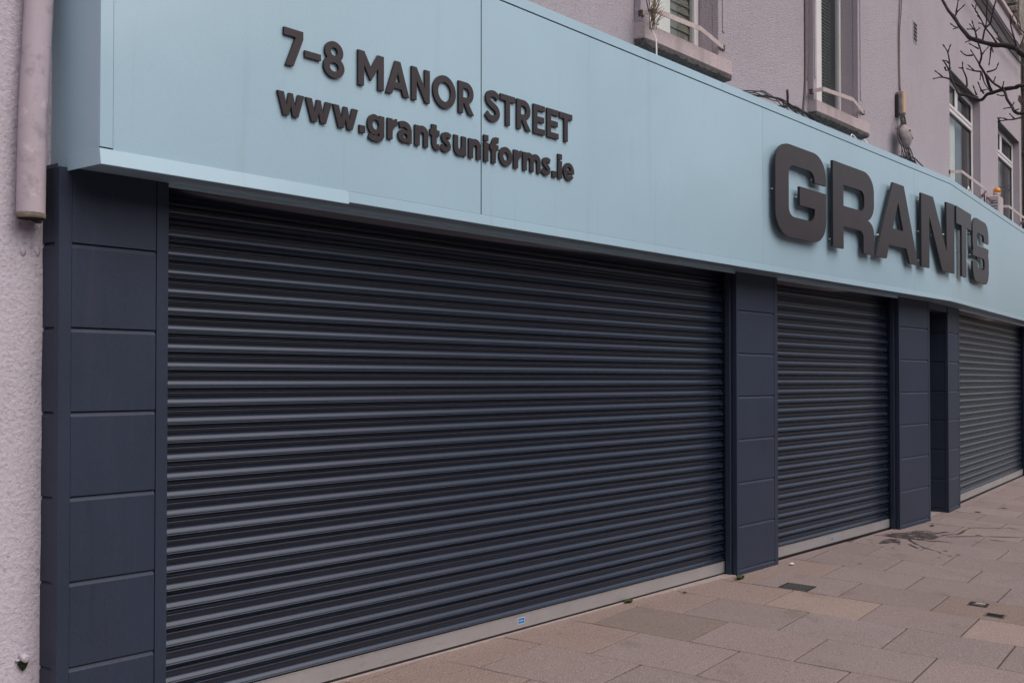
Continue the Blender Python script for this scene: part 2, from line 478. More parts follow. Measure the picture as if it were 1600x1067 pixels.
BR = [
 ('branch', [(8.772,2.269,3.912,0.0214),(8.791,2.323,3.971,0.0206),(8.788,2.406,4.012,0.0197),(8.795,2.476,4.028,0.0188),(8.802,2.546,4.059,0.0178),(8.808,2.617,4.096,0.0169),(8.831,2.667,4.125,0.0159),(8.859,2.711,4.181,0.015),(8.881,2.761,4.251,0.014),(8.908,2.805,4.326,0.013),(8.929,2.857,4.398,0.012),(8.955,2.901,4.479,0.011),(8.988,2.939,4.552,0.01)]),
 ('branch', [(8.564,2.217,3.642,0.0155),(8.584,2.271,3.638,0.0148),(8.594,2.339,3.642,0.0141),(8.614,2.394,3.642,0.0134),(8.633,2.45,3.637,0.0127),(8.658,2.499,3.636,0.0119),(8.685,2.545,3.609,0.0112),(8.701,2.605,3.635,0.0104),(8.724,2.655,3.665,0.0097),(8.735,2.72,3.691,0.0089),(8.772,2.753,3.74,0.0081),(8.805,2.79,3.812,0.0074),(8.837,2.826,3.907,0.0066),(8.873,2.86,3.967,0.0058),(8.912,2.89,4.008,0.0049)]),
 ('branch', [(8.682,2.468,3.654,0.0108),(8.623,2.471,3.687,0.01),(8.563,2.474,3.745,0.0092),(8.503,2.478,3.777,0.0084),(8.441,2.484,3.808,0.0076),(8.403,2.46,3.847,0.0068),(8.354,2.45,3.886,0.006),(8.298,2.449,3.916,0.0053),(8.247,2.442,3.928,0.0045)]),
 ('branch', [(8.601,2.485,3.773,0.0075),(8.593,2.438,3.702,0.008),(8.587,2.386,3.657,0.0085),(8.57,2.349,3.613,0.0091),(8.543,2.326,3.552,0.0096),(8.525,2.289,3.492,0.0101),(8.497,2.265,3.449,0.0107),(8.485,2.222,3.423,0.0112),(8.476,2.172,3.427,0.0117)]),
 ('twig', [(8.924,2.801,4.348,0.0057),(8.9,2.78,4.365,0.0042),(8.89,2.741,4.39,0.0027)]),
 ('twig', [(8.9,2.789,4.363,0.0056),(8.811,2.747,4.414,0.0027)]),
 ('twig', [(8.873,2.772,4.233,0.0056),(8.848,2.783,4.237,0.0041),(8.824,2.793,4.246,0.0027)]),
 ('twig', [(8.867,2.775,4.234,0.0056),(8.769,2.766,4.199,0.0027)]),
 ('twig', [(8.821,2.664,4.104,0.0055),(8.697,2.655,4.062,0.0026)]),
 ('twig', [(8.811,2.613,4.11,0.0055),(8.793,2.616,4.151,0.0041),(8.768,2.626,4.21,0.0026)]),
 ('twig', [(8.793,2.615,4.156,0.0055),(8.872,2.675,4.234,0.0027)]),
 ('twig', [(8.786,2.616,4.172,0.0055),(8.83,2.675,4.194,0.0027)]),
 ('twig', [(8.794,2.614,4.158,0.0055),(8.875,2.614,4.198,0.0027)]),
 ('twig', [(8.793,2.462,4.037,0.0055),(8.753,2.489,4.091,0.0049),(8.711,2.519,4.144,0.0043),(8.674,2.542,4.206,0.0037),(8.643,2.558,4.246,0.0032),(8.612,2.574,4.284,0.0026)]),
 ('twig', [(8.644,2.556,4.245,0.0054),(8.639,2.569,4.265,0.004),(8.645,2.568,4.293,0.0026)]),
 ('twig', [(8.674,2.542,4.206,0.0054),(8.606,2.54,4.207,0.0026)]),
 ('twig', [(8.711,2.519,4.144,0.0054),(8.656,2.524,4.158,0.004),(8.603,2.528,4.154,0.0026)]),
 ('twig', [(8.809,2.569,4.087,0.0055),(8.792,2.551,4.147,0.0048),(8.775,2.533,4.194,0.004),(8.751,2.521,4.293,0.0033),(8.729,2.509,4.364,0.0026)]),
 ('twig', [(8.711,2.519,4.144,0.0054),(8.715,2.486,4.174,0.0047),(8.702,2.473,4.209,0.004),(8.691,2.457,4.265,0.0033),(8.682,2.44,4.322,0.0026)]),
 ('twig', [(8.691,2.457,4.265,0.0054),(8.752,2.461,4.326,0.004),(8.817,2.462,4.36,0.0026)]),
 ('twig', [(8.787,2.422,4.028,0.0054),(8.811,2.454,4.071,0.004),(8.846,2.472,4.123,0.0026)]),
 ('twig', [(8.8,2.443,4.053,0.0054),(8.863,2.481,4.092,0.0026)]),
 ('twig', [(8.797,2.506,4.016,0.0055),(8.832,2.521,3.971,0.0041),(8.866,2.538,3.927,0.0026)]),
 ('twig', [(8.8,2.503,4.013,0.0055),(8.729,2.474,3.966,0.0026)]),
 ('twig', [(8.791,2.323,3.979,0.0054),(8.76,2.335,4.054,0.0044),(8.729,2.347,4.133,0.0035),(8.709,2.345,4.185,0.0026)]),
 ('twig', [(8.725,2.346,4.145,0.0054),(8.77,2.337,4.234,0.0026)]),
 ('twig', [(8.791,2.307,3.968,0.0054),(8.822,2.289,4.042,0.0047),(8.842,2.284,4.09,0.004),(8.833,2.317,4.139,0.0033),(8.836,2.334,4.201,0.0026)]),
 ('twig', [(8.822,2.343,4.172,0.0054),(8.897,2.383,4.23,0.0026)]),
 ('twig', [(8.836,2.309,4.125,0.0054),(8.929,2.337,4.193,0.0026)]),
 ('twig', [(8.809,2.8,3.828,0.0056),(8.716,2.837,3.833,0.0041),(8.631,2.864,3.811,0.0026)]),
 ('twig', [(8.717,2.835,3.833,0.0056),(8.714,2.858,3.859,0.0041),(8.715,2.876,3.876,0.0027)]),
 ('twig', [(8.839,2.824,3.907,0.0056),(8.853,2.826,3.966,0.0047),(8.857,2.841,4.053,0.0037),(8.856,2.863,4.098,0.0027)]),
 ('twig', [(8.857,2.841,4.053,0.0056),(8.867,2.83,4.092,0.0027)]),
 ('twig', [(8.852,2.828,3.966,0.0056),(8.796,2.835,3.975,0.0041),(8.746,2.837,3.967,0.0027)]),
 ('twig', [(8.857,2.864,3.946,0.0056),(8.86,2.856,3.917,0.0042),(8.866,2.844,3.921,0.0027)]),
 ('twig', [(8.73,2.661,3.737,0.0055),(8.693,2.654,3.793,0.0045),(8.641,2.663,3.847,0.0036),(8.606,2.654,3.873,0.0026)]),
 ('twig', [(8.635,2.661,3.854,0.0055),(8.727,2.712,3.885,0.0026)]),
 ('twig', [(8.805,2.79,3.812,0.0056),(8.861,2.767,3.796,0.0046),(8.937,2.72,3.749,0.0037),(9.008,2.679,3.72,0.0027)]),
 ('twig', [(9.011,2.676,3.729,0.0056),(9.01,2.693,3.782,0.0027)]),
 ('twig', [(8.654,2.519,3.648,0.0054),(8.615,2.528,3.673,0.004),(8.582,2.531,3.699,0.0026)]),
 ('twig', [(8.621,2.53,3.661,0.0054),(8.755,2.518,3.699,0.0026)]),
 ('twig', [(8.441,2.484,3.808,0.0053),(8.433,2.506,3.854,0.0039),(8.425,2.529,3.899,0.0025)]),
 ('twig', [(8.423,2.526,3.879,0.0053),(8.432,2.564,3.885,0.0044),(8.447,2.594,3.903,0.0035),(8.468,2.615,3.926,0.0026)]),
 ('twig', [(8.492,2.491,3.77,0.0053),(8.503,2.544,3.786,0.0039),(8.524,2.584,3.808,0.0026)]),
 ('twig', [(8.505,2.541,3.788,0.0053),(8.491,2.562,3.813,0.0026)]),
 ('twig', [(8.604,2.482,3.788,0.0054),(8.631,2.431,3.803,0.004),(8.629,2.416,3.824,0.0026)]),
 ('twig', [(8.388,2.45,3.864,0.0052),(8.41,2.441,3.889,0.0039),(8.433,2.431,3.911,0.0025)]),
 ('twig', [(8.326,2.457,3.891,0.0052),(8.304,2.471,3.9,0.0038),(8.279,2.488,3.912,0.0025)]),
 ('twig', [(8.492,2.491,3.768,0.0053),(8.406,2.47,3.699,0.0025)]),
 ('twig', [(8.495,2.488,3.768,0.0053),(8.486,2.465,3.684,0.0039),(8.478,2.438,3.635,0.0025)]),
 ('twig', [(8.596,2.434,3.702,0.0053),(8.682,2.446,3.756,0.0026)]),
 ('twig', [(8.583,2.369,3.649,0.0053),(8.473,2.33,3.659,0.0025)]),
 ('twig', [(8.525,2.289,3.487,0.0052),(8.379,2.298,3.453,0.0025)]),
 ('twig', [(8.525,2.289,3.496,0.0052),(8.563,2.289,3.52,0.0025)]),
 ('twig', [(8.558,2.342,3.592,0.0053),(8.517,2.351,3.577,0.0039),(8.473,2.363,3.575,0.0025)]),
 ('twig', [(8.485,2.222,3.423,0.0052),(8.496,2.213,3.454,0.0038),(8.514,2.197,3.476,0.0025)]),
 ('twig', [(8.482,2.19,3.401,0.0052),(8.432,2.249,3.379,0.0043),(8.398,2.287,3.374,0.0034),(8.37,2.32,3.366,0.0025)]),
 ('twig', [(8.398,2.287,3.374,0.0052),(8.365,2.298,3.38,0.0038),(8.331,2.311,3.378,0.0025)]),
 ('twig', [(8.432,2.248,3.382,0.0052),(8.539,2.305,3.441,0.0025)]),
 ('twig', [(8.49,2.251,3.437,0.0052),(8.448,2.244,3.443,0.0038),(8.418,2.224,3.441,0.0025)]),
 ('twig', [(8.364,2.326,3.366,0.0052),(8.337,2.327,3.373,0.0025)]),
]
SPILL_POOL = [(11.539,4.172),(11.75,4.136),(11.794,4.065),(11.744,3.939),(11.582,3.843),(11.434,3.812),(11.22,3.845),(11.212,3.936),(11.166,3.99),(11.188,4.092),(11.178,4.161),(11.208,4.269),(11.369,4.268)]
SPILL_STROKES = [
 ([(11.693,3.934),(11.839,3.91),(11.988,3.886),(11.957,3.846)], 0.0296),
 ([(11.704,4.107),(11.849,4.059),(11.81,3.961),(11.864,3.882)], 0.0174),
 ([(11.501,3.846),(11.696,3.744),(11.9,3.619),(12.127,3.405),(12.295,3.22),(12.388,3.129)], 0.0206),
 ([(11.556,3.864),(11.782,3.819),(11.973,3.76),(12.229,3.792),(12.395,3.806),(12.556,3.769),(12.844,3.508),(12.975,3.397)], 0.021),
 ([(11.166,3.99),(10.943,3.841),(10.777,3.693),(10.684,3.551),(10.601,3.489)], 0.0204),
 ([(11.216,3.831),(11.306,3.734),(11.311,3.621)], 0.0193),
 ([(11.05,4.09),(10.855,4.076),(10.657,4.094)], 0.0551),
 ([(11.093,4.082),(10.751,3.938)], 0.0293),
 ([(10.867,3.877),(10.758,3.788),(10.71,3.732)], 0.0212),
 ([(10.507,3.912),(10.541,3.899)], 0.0212),
 ([(10.502,4.01),(10.5,3.995)], 0.0214),
 ([(10.791,4.252),(10.796,4.207)], 0.0229),
 ([(10.655,4.178),(10.63,4.148)], 0.0182),
 ([(10.536,3.417),(10.518,3.358)], 0.0174),
 ([(10.737,3.509),(10.81,3.511)], 0.0179),
 ([(10.143,3.429),(10.183,3.431)], 0.0163),
 ([(9.478,3.821),(9.493,3.795)], 0.0177),
 ([(10.676,3.376),(10.643,3.328)], 0.0136),
 ([(10.328,3.433),(10.387,3.421)], 0.0131),
 ([(12.026,3.61),(12.086,3.581)], 0.0214),
 ([(12.973,3.555),(12.662,3.315)], 0.0092),
 ([(11.818,3.421),(11.85,3.328),(11.822,3.113)], 0.016),
 ([(10.086,3.69),(10.152,3.629)], 0.0097),
 ([(10.361,3.648),(10.414,3.634)], 0.01),
]
# ------------------------------------------------------------------ ground, road, pavement
FACE = 4.283          # depth of the pilaster fronts
LATH = 4.392          # depth of the shutter curtains
WALL = 4.45           # depth of the rendered upper wall
FAS = 4.052           # depth of the fascia front
INV2 = R2.inverted()
def ground(x, y):
    d1 = y - 4.28; d2 = (INV2 @ Vector((x, y, 0))).y - 4.28
    return .05 * min(d1, d2, 0)

bm = nb()
box(bm, -1500, 1500, -1500, 1500, -1.6, -1.2)
tag(obj('ground', bm, M['earth']), kind='structure')
bm = nb()
for i in range(1):
    vs = [bm.verts.new(p) for p in ((-300, -10.5, -.44), (300, -10.5 + 300 * .0, -.44), (300, -1.9, -.44), (-300, -1.9, -.44))]
    bm.faces.new(vs)
    lo = [bm.verts.new((v.co.x, v.co.y, -1.3)) for v in vs]
    for a in range(4): bm.faces.new((vs[a], lo[a], lo[(a + 1) % 4], vs[(a + 1) % 4]))
tag(obj('road', bm, M['asphalt']), kind='structure')
bm = nb(); box(bm, -60, 60, -1.9, -1.62, -1.3, -.308, .012)
tag(obj('kerb', bm, M['kerb']), kind='structure')

# mortar bed under the slabs: one sheet following the fall of the pavement
bm = nb()
xs = [-60, -10, 0, 2.5, 5, 8, 10, 12, 12.68, 13.5, 15, 18, 22, 30, 60]; ys = [-1.62, 0, 2, 3.4, 4.1, 4.28, 4.5, 4.9, 5.4, 6.2, 8, 12]
grid = [[bm.verts.new((x, y, ground(x, y) - .009)) for y in ys] for x in xs]
for i in range(len(xs) - 1):
    for j in range(len(ys) - 1): bm.faces.new((grid[i][j], grid[i + 1][j], grid[i + 1][j + 1], grid[i][j + 1]))
pavement = tag(obj('pavement', bm, M['mortar'], origin=(0, 0, 0)), kind='structure')

CU, SU = math.cos(A2), math.sin(A2)
def uv2xy(u, v): return (u * CU - v * SU, u * SU + v * CU)
def clip(poly, f):
    out = []
    for a, b in zip(poly, poly[1:] + poly[:1]):
        fa, fb = f(a), f(b)
        if fa >= 0: out.append(a)
        if (fa >= 0) != (fb >= 0):
            t = fa / (fa - fb); out.append((a[0] + (b[0] - a[0]) * t, a[1] + (b[1] - a[1]) * t))
    return out
def slab_bm(poly, tilt):
    c = (sum(p[0] for p in poly) / len(poly), sum(p[1] for p in poly) / len(poly))
    def z(p): return ground(*p) + tilt[0] + tilt[1] * (p[0] - c[0]) + tilt[2] * (p[1] - c[1])
    def ins(p, d):
        v = Vector((c[0] - p[0], c[1] - p[1])); L = max(v.length, 1e-6)
        return (p[0] + v.x / L * d, p[1] + v.y / L * d)
    bm = nb()
    lo = [bm.verts.new((*p, z(p) - .035)) for p in poly]
    mid = [bm.verts.new((*p, z(p) - .0022)) for p in poly]
    tp = [bm.verts.new((*ins(p, .005), z(p))) for p in poly]
    n = len(poly)
    bm.faces.new(tp)
    for i in range(n):
        j = (i + 1) % n
        bm.faces.new((lo[i], lo[j], mid[j], mid[i])); bm.faces.new((mid[i], mid[j], tp[j], tp[i]))
    return bm
PU, PV = .6445, .6555
spare = nb(); n_slab = 0
LIGHT = {(7.71, 2.172): (1.24, 1.17, 1.08), (7.71, 1.52): (1.0, 1.0, 1.0)}
for i in range(-9, 40):
    u0 = 6.43 + i * PU
    off = 0 if i % 2 == 0 else .327
    for j in range(-8, 9):
        v0 = 2.19 + off + j * PV
        g_s, g_l = .0058, .0046
        poly = [uv2xy(*p) for p in ((u0 + g_l, v0 + g_s), (u0 + PU - g_l, v0 + g_s), (u0 + PU - g_l, v0 + PV - g_s), (u0 + g_l, v0 + PV - g_s))]
        cx, cy = uv2xy(u0 + PU / 2, v0 + PV / 2)
        if cx < 12.68: poly = clip(poly, lambda p: 4.366 - p[1])
        else: poly = clip(poly, lambda p: 4.366 - (INV2 @ Vector((p[0], p[1], 0))).y)
        if len(poly) >= 3: poly = clip(poly, lambda p: p[1] + 1.6)
        if len(poly) < 3: continue
        ar = abs(sum(a[0] * b[1] - a[1] * b[0] for a, b in zip(poly, poly[1:] + poly[:1]))) / 2
        if ar < .003: continue
        tilt = (random.uniform(-.0012, .0012), random.uniform(-.002, .002), random.uniform(-.002, .002))
        bm = slab_bm(poly, tilt)
        rel = Vector((cx, cy)); dep = cx * math.cos(YAW) + cy * math.sin(YAW); lat = cx * math.sin(YAW) - cy * math.cos(YAW)
        seen = dep > 3.5 and abs(lat / dep) < .50 and (1.6 - ground(cx, cy)) / dep < .33 and dep < 24
        if seen and n_slab < 290:
            n_slab += 1
            o = obj('paving_slab', bm, M['slab'], pavement)
            k = random.uniform(.93, 1.06); w = random.uniform(-.02, .02)
            col = (k * (1 + w), k, k * (1 - w))
            if abs(u0 - 7.72) < .1 and abs(v0 - 2.17) < .12: col = (1.20, 1.16, 1.07)
            if abs(u0 - 7.72) < .1 and abs(v0 - .865) < .12: col = (1.22, 1.17, 1.10)
            if abs(u0 - 8.36) < .1 and abs(v0 - 1.2) < .15: col = (.95, .89, .81)
            if abs(u0 - 6.43) < .1 and abs(v0 - 2.85) < .12: col = (.86, .85, .80)
            if abs(u0 - 5.79) < .1 and abs(v0 - 3.17) < .12: col = (.84, .83, .77)
            if abs(u0 - 9.01) < .1 and abs(v0 - 2.5) < .15: col = (.90, .88, .83)
            if cy > 3.95 and cx < 9: col = (1.10, 1.04, .98)
            o.color = (*col, 1)
        else:
            o2 = bpy.data.meshes.new('tmp'); bm.to_mesh(o2); bm.free(); spare.from_mesh(o2); bpy.data.meshes.remove(o2)
sp = obj('paving_slab', spare, M['slab'], pavement); tag(sp, kind='stuff')
sp.color = (1, 1, 1, 1)
# cement fillet against the shutter line
bm = nb()
for (x0, x1, w) in ((2.93, 5.2, .012), (5.2, 6.9, .014), (6.9, 8.16, .075)):
    vs = [bm.verts.new(p) for p in ((x0, 4.385, .006), (x0, 4.366 - w * .3, .0052), (x1, 4.366 - w, .0048), (x1, 4.385, .006))]
    bm.faces.new(vs)
    lo = [bm.verts.new(v.co - Vector((0, 0, .02))) for v in vs]
    for a in range(4): bm.faces.new((vs[a], lo[a], lo[(a + 1) % 4], vs[(a + 1) % 4]))
fil = mat('cement_fillet', (.31, .25, .235), .9, var=[(20, .15)])
obj('cement_fillet', bm, fil, pavement)

# ------------------------------------------------------------------ the terrace across the street (seen only as a reflection in the gloss paint and glass)
ter = thing('opposite_terrace', 'plain grey rendered terrace across the street facing the shop', 'terrace', (15, -13.5, -.3))
bm = nb(); box(bm, -28, 62, -24, -13.4, -.6, 7.2)
obj('wall', bm, mat('grey_render', (.115, .12, .135), .9, var=[(2, .15), (30, .2)]), ter)
bm = nb()
q = [bm.verts.new(p) for p in ((-28.2, -13.1, 7.2), (62.2, -13.1, 7.2), (62.2, -24.3, 7.2), (-28.2, -24.3, 7.2), (-28.2, -18.7, 10.2), (62.2, -18.7, 10.2))]
for f in ((0, 1, 5, 4), (2, 3, 4, 5), (0, 4, 3), (1, 2, 5), (3, 2, 1, 0)): bm.faces.new([q[i] for i in f])
trf = obj('roof', bm, M['slate'], ter)
for k in range(10):
    bm = nb(); box(bm, -26 + k * 9.3, -24.6 + k * 9.3, -19.2, -18.2, 9.6, 11.3); obj('chimney', bm, M['kerb'], trf)
for k in range(30):
    x = -26.5 + k * 3.0
    for z0, z1 in ((.9, 2.4), (4.1, 5.7)):
        if k % 3 == 1 and z0 < 1:
            bm = nb(); box(bm, x, x + 1.0, -13.399, -13.34, -.25, 2.1); obj('door', bm, M['charcoal'], ter)
        else:
            bm = nb(); box(bm, x, x + 1.0, -13.399, -13.36, z0, z1); wf = obj('window', bm, M['upvc'], ter)
            bm = nb(); box(bm, x + .07, x + .93, -13.359, -13.35, z0 + .07, z1 - .07); obj('pane', bm, M['dark_void'], wf)
bm = nb(); box(bm, -60, 70, -13.3, -10.5, -1.3, -.31, .012)
tag(obj('far_pavement', bm, M['kerb']), kind='structure')

# ------------------------------------------------------------------ the building that houses the shop
shop = thing('shop_building', 'mauve roughcast two storey building above the pale blue shop fascia', 'building', (9.5, 4.45, 0))
def wall_sheet(x0, x1, z0, z1, holes, Y, depth, xf, parent, name='front_wall'):
    bm = nb()
    xs = sorted({x0, x1} | {h[0] for h in holes} | {h[1] for h in holes}); zs = sorted({z0, z1} | {h[2] for h in holes} | {h[3] for h in holes})
    for a, b in zip(xs, xs[1:]):
        for c, d in zip(zs, zs[1:]):
            if any(h[0] <= a and b <= h[1] and h[2] <= c and d <= h[3] for h in holes): continue
            bm.faces.new([bm.verts.new(p) for p in ((a, Y, c), (b, Y, c), (b, Y, d), (a, Y, d))])
    for h in holes:
        a, b, c, d = h
        for q in (((a, c), (a, d)), ((b, d), (b, c)), ((a, d), (b, d)), ((b, c), (a, c))):
            (p0, p1), (p2, p3) = q
            bm.faces.new([bm.verts.new(p) for p in ((p0, Y, p1), (p2, Y, p3), (p2, Y + depth, p3), (p0, Y + depth, p1))])
    bmesh.ops.remove_doubles(bm, verts=bm.verts[:], dist=1e-5)
    return obj(name, bm, M['pink_render'], parent, xf)
W1 = (7.06, 8.093, 4.13, 6.0); W2 = (9.974, 10.959, 4.13, 6.0)
W3 = (1.93, 3.945, 3.95, 5.472); W4 = (5.33, 7.31, 3.95, 5.48)
wall_sheet(2.43, mitre1(WALL), 2.45, 7.3, [W1, W2], WALL, .30, ID, shop)
wall_sheet(mitre2(WALL), 7.49, 2.45, 7.3, [W3, W4], WALL, .22, R2, shop)
# closed shell behind: side, back, roof, first floor
def plan(*pts): return [((R2 @ Vector((p[1], p[2], 0))).to_2d()[:] if p[0] == 2 else (p[1], p[2])) for p in pts]
PL = plan((1, 2.44, 4.80), (1, 12.6, 4.80), (2, 7.48, 4.80), (2, 7.48, 11), (1, 12.2, 11), (1, 2.44, 11))
bm = nb()
prism(bm, PL, 7.3, 7.34); prism(bm, PL, 2.62, 2.72)
obj('roof', bm, M['slate'], shop)
bm = nb()
for a, b in zip(PL[2:] + PL[:1], PL[3:] + PL[:1]):
    if a == b: continue
    v = [bm.verts.new(p) for p in ((*a, -.1), (*b, -.1), (*b, 7.3), (*a, 7.3))]; bm.faces.new(v)
obj('rear_wall', bm, M['pink_render'], shop)
bm = nb(); box(bm, 2.44, 12.6, 5.5, 5.52, 2.75, 7.28); obj('room_partition', bm, M['dark_room'], shop)
bm = nb(); box(bm, .2, 7.4, 5.5, 5.52, 2.75, 7.28); obj('room_partition', bm, M['dark_room'], shop, R2)
# soffit-level infill between wall face and inner floor, closes the void above the shutters
bm = nb(); box(bm, 2.44, 12.66, 4.46, 4.8, 2.47, 2.6); obj('lintel_beam', bm, M['dark_void'], shop)
bm = nb(); box(bm, .05, 7.4, 4.46, 4.8, 2.47, 2.6); obj('lintel_beam', bm, M['dark_void'], shop, R2)
# parapet coping along the wall head
bm = nb(); box(bm, 2.43, mitre1(4.43), 4.40, 4.62, 7.301, 7.38, .01); obj('coping', bm, M['sill'], shop)
bm = nb(); box(bm, mitre2(4.43), 7.49, 4.40, 4.62, 7.301, 7.38, .01); obj('coping', bm, M['sill'], shop, R2)

def surround(a, b, z0, lo, hi, xf):
    bm = nb()
    for (x0, x1) in ((lo, a), (b, hi)):
        box(bm, x0, x1, 4.392, 4.449, z0 + .012, 6.3, .004)
        k = x0 + (x1 - x0) * (.34 if x0 < a else .60)
        box(bm, k - .016, k + .016, 4.383, 4.3915, z0 + .22, 6.3, .003)      # raised bead of the moulding
    obj('window_surround', bm, M['sill'] if False else M['pink_render'], shop, xf)
def sill(x0, x1, z0, z1, xf):
    bm = nb()
    ys = (4.362, 4.449); 
    v = [bm.verts.new(p) for p in ((x0, 4.362, z0), (x1, 4.362, z0), (x1, 4.362, z1), (x0, 4.362, z1), (x0, 4.60, z0 + .01), (x1, 4.60, z0 + .01), (x1, 4.60, z1 + .045), (x0, 4.60, z1 + .045))]
    for f in ((0, 1, 2, 3), (1, 5, 6, 2), (5, 4, 7, 6), (4, 0, 3, 7), (3, 2, 6, 7), (4, 5, 1, 0)): bm.faces.new([v[i] for i in f])
    es = list(bm.edges); bmesh.ops.bevel(bm, geom=es, offset=.006, segments=2, affect='EDGES')
    s = obj('window_sill', bm, M['sill'], shop, xf)
    # crust of soot and moss hanging under the sill: uneven lower edge
    bm = nb(); n = 46
    prev = None
    for i in range(n + 1):
        x = x0 + .004 + (x1 - x0 - .008) * i / n
        h = .022 + .018 * noise.noise(Vector((x * 9, 0, 3))) + .012 * random.random()
        cur = [bm.verts.new(p) for p in ((x, 4.366, z0 - .001), (x, 4.370, z0 - max(h, .006)), (x, 4.448, z0 - .045), (x, 4.448, z0 - .001))]
        if prev:
            for k in range(4): bm.faces.new((prev[k], cur[k], cur[(k + 1) % 4], prev[(k + 1) % 4]))
        else: bm.faces.new(cur)
        prev = cur
    bm.faces.new(prev[::-1])
    obj('grime_crust', bm, M['grime'], s)
surround(W1[0], W1[1], 4.12, 6.942, 8.221, ID); sill(6.938, 8.27, 4.005, 4.122, ID)
surround(W2[0], W2[1], 4.12, 9.903, 11.058, ID); sill(9.90, 11.18, 4.02, 4.128, ID)

def frame_bm(x0, x1, z0, z1, Y, w, d=.05, mull=(), trans=(), full=True):
    bm = nb()
    box(bm, x0, x0 + w, Y, Y + d, z0, z1, .004); box(bm, x1 - w, x1, Y, Y + d, z0, z1, .004)
    box(bm, x0 + w, x1 - w, Y + .001, Y + d, z0, z0 + w, .004); box(bm, x0 + w, x1 - w, Y + .001, Y + d, z1 - w, z1, .004)
    for (m0, m1, a, b) in mull: box(bm, m0, m1, Y + .002, Y + d, a, b, .004)
    for (t0, t1) in trans: box(bm, x0 + w, x1 - w, Y - .006, Y + d, t0, t1, .006)
    return bm
def pane(x0, x1, z0, z1, Y, par, xf):
    bm = nb(); box(bm, x0, x1, Y, Y + .006, z0, z1); return obj('pane', bm, M['glass'], par, xf)
def venetian(x0, x1, z0, z1, Y, m, par, xf, pitch=.042):
    bm = nb(); z = z0
    while z < z1:
        v = [bm.verts.new(p) for p in ((x0, Y - .007, z), (x1, Y - .007, z), (x1, Y + .005, z + pitch * .995), (x0, Y + .005, z + pitch * .995))]
        bm.faces.new(v); z += pitch
    for x in (x0 + .12, (x0 + x1) / 2, x1 - .12):
        box(bm, x - .002, x + .002, Y - .019, Y - .0175, z0, z1)
    return obj('venetian_blind', bm, m, par, xf)
def drape(x0, x1, z0, z1, Y, m, par, xf, folds=5, amp=.018, name='curtain'):
    bm = nb(); n = folds * 10; prev = None
    for i in range(n + 1):
        t = i / n; x = x0 + (x1 - x0) * t; y = Y + amp * math.sin(t * folds * 6.283 + .7 * math.sin(t * 9))
        cur = (bm.verts.new((x, y, z0)), bm.verts.new((x + .004, y, z1)))
        if prev: f = bm.faces.new((prev[0], cur[0], cur[1], prev[1])); f.smooth = True
        prev = cur
    return obj(name, bm, m, par, xf)
def rail(pts, name, par, xf, flat=True):
    """flat bar bent outwards in front of the window"""
    bm = nb(); P = [Vector(p) for p in pts]
    prev = None
    for i, p in enumerate(P):
        d = (P[min(i + 1, len(P) - 1)] - P[max(i - 1, 0)]).normalized()
        nrm = d.cross(Vector((0, 0, 1))).normalized() * .004
        cur = [bm.verts.new(p + q) for q in (nrm + Vector((0, 0, -.018)), nrm + Vector((0, 0, .018)), -nrm + Vector((0, 0, .018)), -nrm + Vector((0, 0, -.018)))]
        if prev:
            for k in range(4): bm.faces.new((prev[k], prev[(k + 1) % 4], cur[(k + 1) % 4], cur[k]))
        else: bm.faces.new(cur[::-1])
        prev = cur
    bm.faces.new(prev)
    r = obj(name, bm, M['rail'], par, xf)
    bm = nb()
    for p in (P[0], P[-1]): box(bm, p.x - .012, p.x + .022, p.y - .006, p.y + .03, p.z - .024, p.z + .022, .003)
    b2 = obj('rail_bracket', bm, M['rust'], par, xf)
    return r

# window 1: left half with a pale roller blind, right half with open olive slats
w = obj('window', frame_bm(W1[0] - .02, W1[1] - .012, 4.15, 6.02, 4.565, .062, mull=[]), M['upvc'], shop)
pane(7.10, 8.02, 4.21, 5.96, 4.585, w, ID)
obj('roller_blind', one_box(7.08, 7.695, 4.600, 4.603, 4.19, 5.98), M['curtain'], w)
venetian(7.70, 8.03, 4.19, 5.98, 4.625, M['blind'], w, ID, .07)
rail(((6.86 + .09, 4.385, 4.19), (6.99, 4.29, 4.195), (7.62, 4.29, 4.22), (8.16, 4.385, 4.215)), 'safety_rail', w, ID)
# window 2
w = obj('window', frame_bm(W2[0] - .02, W2[1] - .006, 4.15, 6.02, 4.565, .036, mull=[(10.35, 10.487, 4.186, 5.98)]), M['upvc'], shop)
pane(9.99, 10.35, 4.18, 5.99, 4.585, w, ID); pane(10.487, 10.92, 4.18, 5.99, 4.585, w, ID)
venetian(10.0, 10.93, 4.17, 5.98, 4.66, M['blind_dark'], w, ID, .032)
rail(((9.86, 4.385, 4.20), (9.90, 4.30, 4.215), (10.57, 4.29, 4.245), (11.07, 4.385, 4.225)), 'safety_rail', w, ID)
headm = mat('bare_grey_lintel', (.085, .083, .085), .9, var=[(12, .3)])
